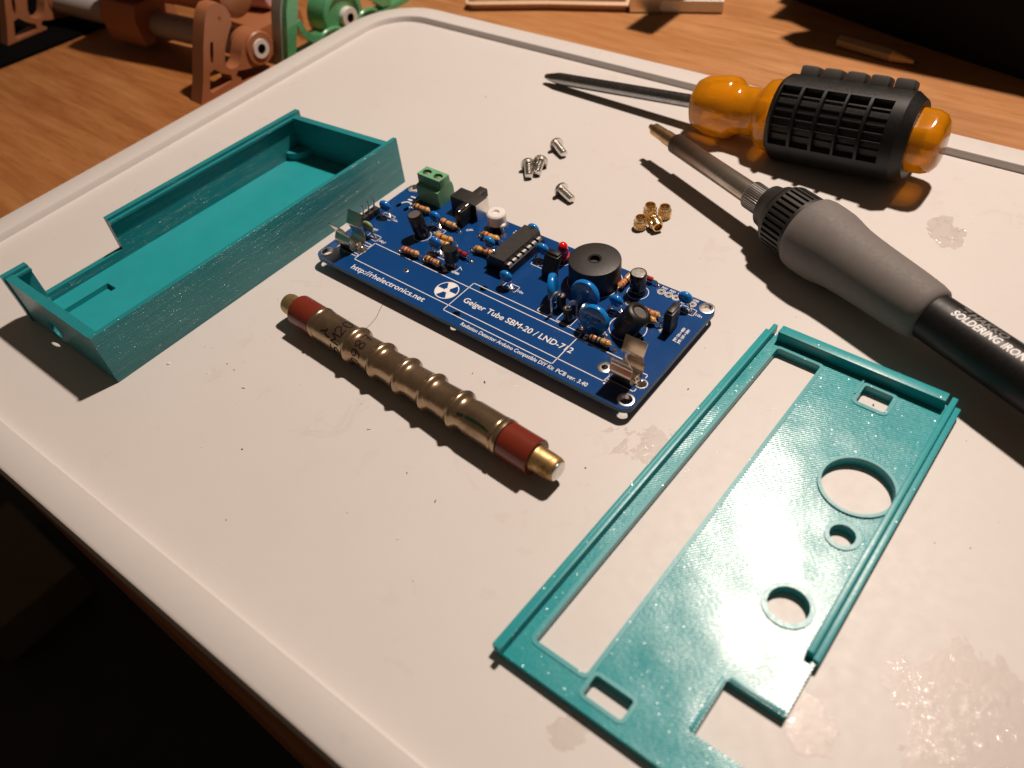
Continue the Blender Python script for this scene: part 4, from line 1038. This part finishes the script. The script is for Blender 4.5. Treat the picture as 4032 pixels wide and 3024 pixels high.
mm = MB(); mm.tube([A0 + AD * 216, A0 + AD * 240 + Vector((0, 0, -1)), A0 + AD * 270 + Vector((4, 6, -5)), A0 + AD * 300 + Vector((16, 22, -8))], 2.6, 12); mm.build('cord', 'rubber', ir)

# ================================================================== things on the table behind the tray
pc = thing('pencil', 'short sharpened pencil lying in shadow before the black bag', 'pencil', (95, 241, -8))
a = Vector((76.0, 245.0, -5.6)) - Vector((95, 241, -8)); d = Vector((38.0, -5.0, 0)).normalized()
mm = MB(); mm.lathe(a, d, [(0, 2.7), (25.5, 2.7)], 6); mm.build('pencil_body', 'pencilpaint', pc, sharp=20)
mm = MB(); mm.lathe(a, d, [(25.5, 2.6), (35.5, .7)], 12); mm.build('sharpened_cone', 'pencilwood', pc)
mm = MB(); mm.lathe(a, d, [(35.5, .7), (38.2, .15)], 10); mm.build('lead_point', 'black', pc)

bo = Vector((-50, 235, -8)); br = thing('paintbrush', 'flat paintbrush with pale wooden handle and white bristles beyond the tray', 'paintbrush', bo)
bd = Vector((121, 59, 0)).normalized(); bn = Vector((-bd.y, bd.x, 0))
def onb(p): return Vector((-106.5, 193.6, -8)) - bo + bd * p.x + bn * p.y + Vector((0, 0, p.z))
def bpart(name, mat, poly, z0, z1, b=1.):
    T = MB(); bm = bmesh.new(); vv = [bm.verts.new((x, y, z0)) for x, y in poly]; f = bm.faces.new(vv)
    r_ = bmesh.ops.extrude_face_region(bm, geom=[f]); bmesh.ops.translate(bm, verts=[e for e in r_['geom'] if isinstance(e, bmesh.types.BMVert)], vec=(0, 0, z1 - z0))
    bmesh.ops.bevel(bm, geom=[e for e in bm.edges if abs(e.verts[0].co.z - e.verts[1].co.z) < .01], offset=b, segments=3, affect='EDGES')
    T.bm(bm); mm = MB(); mm._add([onb(p) for p in T.v], T.f); return mm.build(name, mat, br, sharp=50)
bpart('brush_handle', 'brushwood', [(0, 4), (1.2, 1.2), (4.5, 0), (20, .6), (45, 1.6), (88, 0), (88, 18), (45, 14), (20, 16.5), (4.5, 17), (1.2, 15.4), (0, 12)], .2, 6.2, 2.6)
bpart('ferrule', 'steel', [(88, -.3), (103, -.3), (103, 18.3), (88, 18.3)], .1, 7.6, .5)
bpart('bristles', 'bristle', [(103.0, 0), (134, -.6), (134.5, 18.4), (103.0, 18)], .25, 7.0, .8)

ba = thing('shadow_bar', 'flat black bar added out of view behind the paintbrush to throw a shadow across the table', 'bar', (-3.5, 330, -8))  # unseen bar, added only to cast the dark shadow by the brush
mm = MB(); mm.box(-7, -104, 46, 6.6, 80, 51, .6); mm.build('bar', 'black', ba)
mm = MB(); mm.box(-6, 60, 6, 6, 74, 46, .6); mm.build('post', 'black', ba)
mm = MB(); mm.box(-28, 40, 0, 28, 96, 6, 1.); mm.build('foot', 'black', ba)

ba0 = Vector((200, 320, -8)); bag = thing('fabric_bag', 'large black fabric bag filling the far right corner of the table', 'bag', ba0)
foot = [(36, 283), (60, 275), (100, 263), (153, 250), (230, 232), (330, 214), (420, 420), (60, 420), (38, 330)]
mm = MB(); rings = []; bulge = [(0, .995), (6, 1.0), (22, 1.006), (40, 1.0), (54, .99)]
cx, cy = 200, 320
vs = []
for z, k in bulge: vs += [((x - cx) * k, (y - cy) * k, z) for x, y in foot]
n = len(foot); fs = [list(range(n))[::-1], [(len(bulge) - 1) * n + k for k in range(n)]]
for i in range(len(bulge) - 1):
    for k in range(n): fs.append((i * n + k, i * n + (k + 1) % n, (i + 1) * n + (k + 1) % n, (i + 1) * n + k))
mm._add(vs, fs); mm.build('bag_body', 'darkfabric', bag, sharp=50)
flap = [(42.3, 267.7), (52, 268), (63, 263.5), (57, 258), (54.8, 251.9), (64, 247), (97.5, 246.6), (152, 247), (330, 208), (420, 420), (60, 420), (44, 330)]  # unseen top slab, zigzag front edge shaped to throw the pointed shadows
mm = MB(); mm.prism([(x - cx, y - cy) for x, y in flap], 54.2, 62); mm.build('bag_shadow_flap', 'darkfabric', bag)

mt = tag(MB().prism([(-620, -10), (-286.5, -10), (-278.2, 90), (-274, 150), (-620, 150)], -7.98, -6.4).build('rubber_mat', 'darkmat'), 'thin black mat under the farther brown stand at the left', 'mat')

# two brown printed end brackets joined by a grey tube, with a sliding block on it
st0 = Vector((-230, 70, -8))
st = thing('tube_stand', 'brown printed stand of two curved end brackets joined by a grey tube', 'stand', st0)
def bracket(x0, x1, dy, mat, parent, o0, tilt=0.):
    post = [(0, .0), (24.5, .0), (24.8, 2.6), (22.6, 4.6), (24.3, 6.4), (28.5, 5.2), (33, 4.4), (38.6, 3.2), (44, 4.6), (47, 8.6), (47, 13), (44.4, 17.4), (40, 19.4), (35.5, 18.6), (31.6, 16.2), (29.2, 12.8), (27.4, 9.6), (24.6, 8.0), (21.6, 8.3), (19.4, 10.2), (19.6, 13.4), (22.0, 18.6), (25.6, 23), (29.0, 26.5), (30.2, 30.5), (29.0, 34.6), (25.8, 37.6), (21.8, 37.8), (18.4, 35.4), (15.6, 31), (11.4, 23), (5.4, 10)]
    h1 = [(15.6, 23.6), (17.0, 23.2), (14.6, 17.2), (13.0, 14.4), (12.0, 14.6), (13.4, 19.0)]
    h2 = [(9.9, 11.3), (13.0, 12.0), (16.4, 8.4), (20.2, 6.0), (19.6, 3.4), (7.6, 2.6), (6.6, 4.0)]
    mm = MB(); mm.prism(post, 0, 1, [h1, h2], put=lambda a, b, h: Vector((x0 + (x1 - x0) * h, dy + a, b)) - Vector((o0.x, o0.y, 0)))
    b_ = mm.build('end_bracket', mat, parent, sharp=40)
    c = Vector((0, dy + 39.6, 11.2)) - Vector((o0.x, o0.y, 0))
    mm = MB(); mm.lathe(c + Vector((x0 - 4, 0, 0)), (1, 0, 0), [(0, 7.4), (.4, 7.9), (x1 - x0 + 4.4, 7.9), (x1 - x0 + 5, 7.3), (x1 - x0 + 5, 4.6)], 40); mm.build('hub', mat, b_)
    mm = MB(); mm.lathe(c + Vector((x1 + .9, 0, 0)), (1, 0, 0), [(0, 4.5), (.9, 4.4), (.9, 2.3)], 32, caps=(True, False)); mm._add([c + Vector((x1 + 1.75, 2.5 * math.cos(a_), 2.5 * math.sin(a_))) for a_ in (1.2, 3.3, 5.4)], [(0, 1, 2)], 1)
    mm.lathe(c + Vector((x1 + 1.0, 0, 0)), (1, 0, 0), [(0, 2.3), (.05, .1)], 20, 1); mm.build('tube_end', ['tubewhite', 'darkmat'], b_)
    mm = MB(); mm.cyl(Vector((x1 - .4, dy + 24.2, 31.2)) - Vector((o0.x, o0.y, 0)), Vector((x1 + .08, dy + 24.2, 31.2)) - Vector((o0.x, o0.y, 0)), .8, 14); mm.build('screw_dimple', 'brownband', b_)
    return b_
bracket(-159, -150.5, 53.7, 'brownprint', st, st0); bracket(-313.5, -305, 36.5, 'brownprint', st, st0)
mm = MB(); c0 = Vector((-305, 75.9, 3.2)) - st0; c1 = Vector((-160, 93.2, 3.2)) - st0; mm.cyl(c0, c1, 6.4, 32); mm.build('tube', 'tubegrey', st)
mm = MB(); uu = (c1 - c0).normalized(); vv_ = Vector((-uu.y, uu.x, 0)); cc = c0 + uu * 68
blk = [(-12, -7), (-6, -7), (-5, 1), (5, 1), (6, -7), (12, -7), (13, 6), (10, 13), (-10, 13), (-13, 6)]
mm.prism(blk, -14, 14, put=lambda a, b, h: cc + vv_ * a + Vector((0, 0, b)) + uu * h); mm.build('sliding_block', 'brownprint', st, sharp=40)

mm = MB(); mm.lathe(Vector((-254, 82, 29)) - st0, Vector((95, 15, -4)), [(0, 8), (.5, 10.4), (12, 11.2), (44, 11.2), (60, 10.4), (94, 10.4), (95.5, 8)], 40); mm.build('shadow_roll', 'brownprint', st)  # roll added over the tube to throw the wide shadow on the table

# translucent green stand behind the brown one
gs0 = Vector((-147, 145, -8)); gs = thing('printed_stand', 'translucent green printed stand with round hub beside the tray corner', 'stand', gs0)
def gp(name, mat, poly, x0, x1, holes=()):
    mm = MB(); mm.prism(poly, 0, 1, holes, put=lambda a, b, h: Vector((x0 + (x1 - x0) * h, a, b)) - Vector((gs0.x, gs0.y, 0))); return mm.build(name, mat, gs, sharp=40)
gp('post', 'greenpale', [(100.4, 0), (104.5, 0), (110.0, 12), (120, 36), (115, 37), (108, 24)], -153.5, -146.4)
gp('post', 'greenprint', [(101.2, .02), (106.2, .02), (111.2, 12), (121.5, 36), (116, 37), (109, 24)], -146.3, -143)
gp('base_bar', 'greenprint', [(106.4, 0), (190, 0), (190, 2.6), (106.8, 2.6)], -151, -143.2)
gp('cradle', 'greenprint', [(113, 17), (115.5, 9), (120, 4.6), (127, 3.2), (129, 5.6), (122, 7), (118, 11), (116, 17.5)], -151, -143.3)
c = Vector((0, 143.5, 9.2)) - Vector((gs0.x, gs0.y, 0)); mm = MB(); mm.lathe(c + Vector((-158, 0, 0)), (1, 0, 0), [(0, 12.6), (.6, 13.2), (13.4, 13.2), (14, 12.6), (14, 10.4), (12.6, 10.2), (12.6, 5)], 56); mm.build('hub', 'greenprint', gs)
mm = MB(); c2_ = c + Vector((0, 2.4, -1.6)); mm.lathe(c2_ + Vector((-150, 0, 0)), (1, 0, 0), [(0, 5.0), (7.6, 5.0), (7.8, 4.8), (7.8, 2.3)], 32, caps=(True, False)); mm.lathe(c2_ + Vector((-142.9, 0, 0)), (1, 0, 0), [(0, 2.35), (.05, .1)], 20, 1); mm.build('tube_end', ['tubewhite', 'darkmat'], gs)
for y0, y1 in ((123.5, 140.5), (150.5, 166)):
    mm = MB(); mm.tube([Vector((-144.2, (y0 + y1) / 2 - math.cos(a_) * (y1 - y0) / 2, 1.2 + 5.0 * math.sin(a_))) - Vector((gs0.x, gs0.y, 0)) for a_ in [math.pi * k / 14 for k in range(15)]], 1.2, 10); mm.build('arch', 'greenprint', gs)
gp('brace', 'greenprint', [(158, 14), (170, 4), (176, 3), (181, 22), (178, 22), (173, 8), (162, 18)], -149, -143.4)
pk = tag(MB().lathe((-212, 128, 6), (.9, .25, 0), [(0, 5.5), (.6, 6.2), (24, 6.2), (24.6, 5.4)], 28).build('pink_roll', flat('pale_pink_plastic', (.62, .36, .36), .4)), 'small pale pink plastic roll half hidden behind the green stand', 'roll')
pk2 = MB(); pk2.box(-214, 112, -7.9, -176, 141, -.3, .6); tag(pk2.build('wooden_block', 'brownprint'), 'low brown block under the pale pink roll', 'block')

# ================================================================== crumbs, hair, card box under the table
random.seed(11)
cr = MB()
def crumb(x, y, r, mi, z=0.):
    T = MB(); T.ell((0, 0, 0), r * (.6 + 1.0 * random.random()), r * (.35 + .35 * random.random()), r * .4, 5, 4)
    a_ = random.random() * 6.28; ca, sa = math.cos(a_), math.sin(a_)
    cr._add([Vector((x + p.x * ca - p.y * sa, y + p.x * sa + p.y * ca, z + r * .4 + p.z)) for p in [q_ * (1 + .8 * (random.random() - .5)) for q_ in T.v]], T.f, mi)
def wpx(x, y): return x, y
for x, y, r, mi in ((79.5, -13.5, .42, 0), (13.5, -52, .3, 0), (7.6, -57.5, .4, 1), (55, -87, .34, 0), (95, -52, .3, 0), (112.2, -3, .3, 0), (120, -22, .35, 0), (128, 16, .35, 0), (170.5, 38, .35, 0), (40, -70, .3, 0), (-6, -62, .55, 1), (22, -55, .5, 1), (64, -45, .4, 1)): crumb(x, y, r, mi)
for k in range(230):
    x = random.uniform(-105, 225); y = random.uniform(-98, 155)
    if y < -98 + 0 or (-67 < x < -8 and -80 < y < 50) or (-4 < x < 123 and -5 < y < 47) or (130 < x < 190 and -76 < y < 48) or (5 < x < 120 and -33 < y < -18): continue
    if y > 60 and k % 3: continue
    crumb(x, y, random.choice((.10, .12, .14, .18, .26)), 1 if random.random() < .80 else 0)
tag(cr.build('crumbs', ['crumb', 'crumbwhite']), 'tiny dark and white crumbs scattered over the grey tray', 'crumbs', kind='stuff')
hr = MB(); P_ = [(34.6, -17.5), (34.4, -14.5), (33.6, -11), (32.2, -8.6), (31.0, -6.0), (30.2, -3.6), (29.2, -1)]
hr.tube([(x, y, .35 + .2 * math.sin(i)) for i, (x, y) in enumerate(P_)], .05, 5); tag(hr.build('hair', 'hair'), 'fine reddish hair curling from the geiger tube towards the circuit board', 'hair')
cb = MB(); cb.box(-760, -230, -719.9, -590, -110, -660, 2.); tag(cb.build('cardboard_box', 'card'), 'cardboard box on the dark floor under the table edge', 'box')
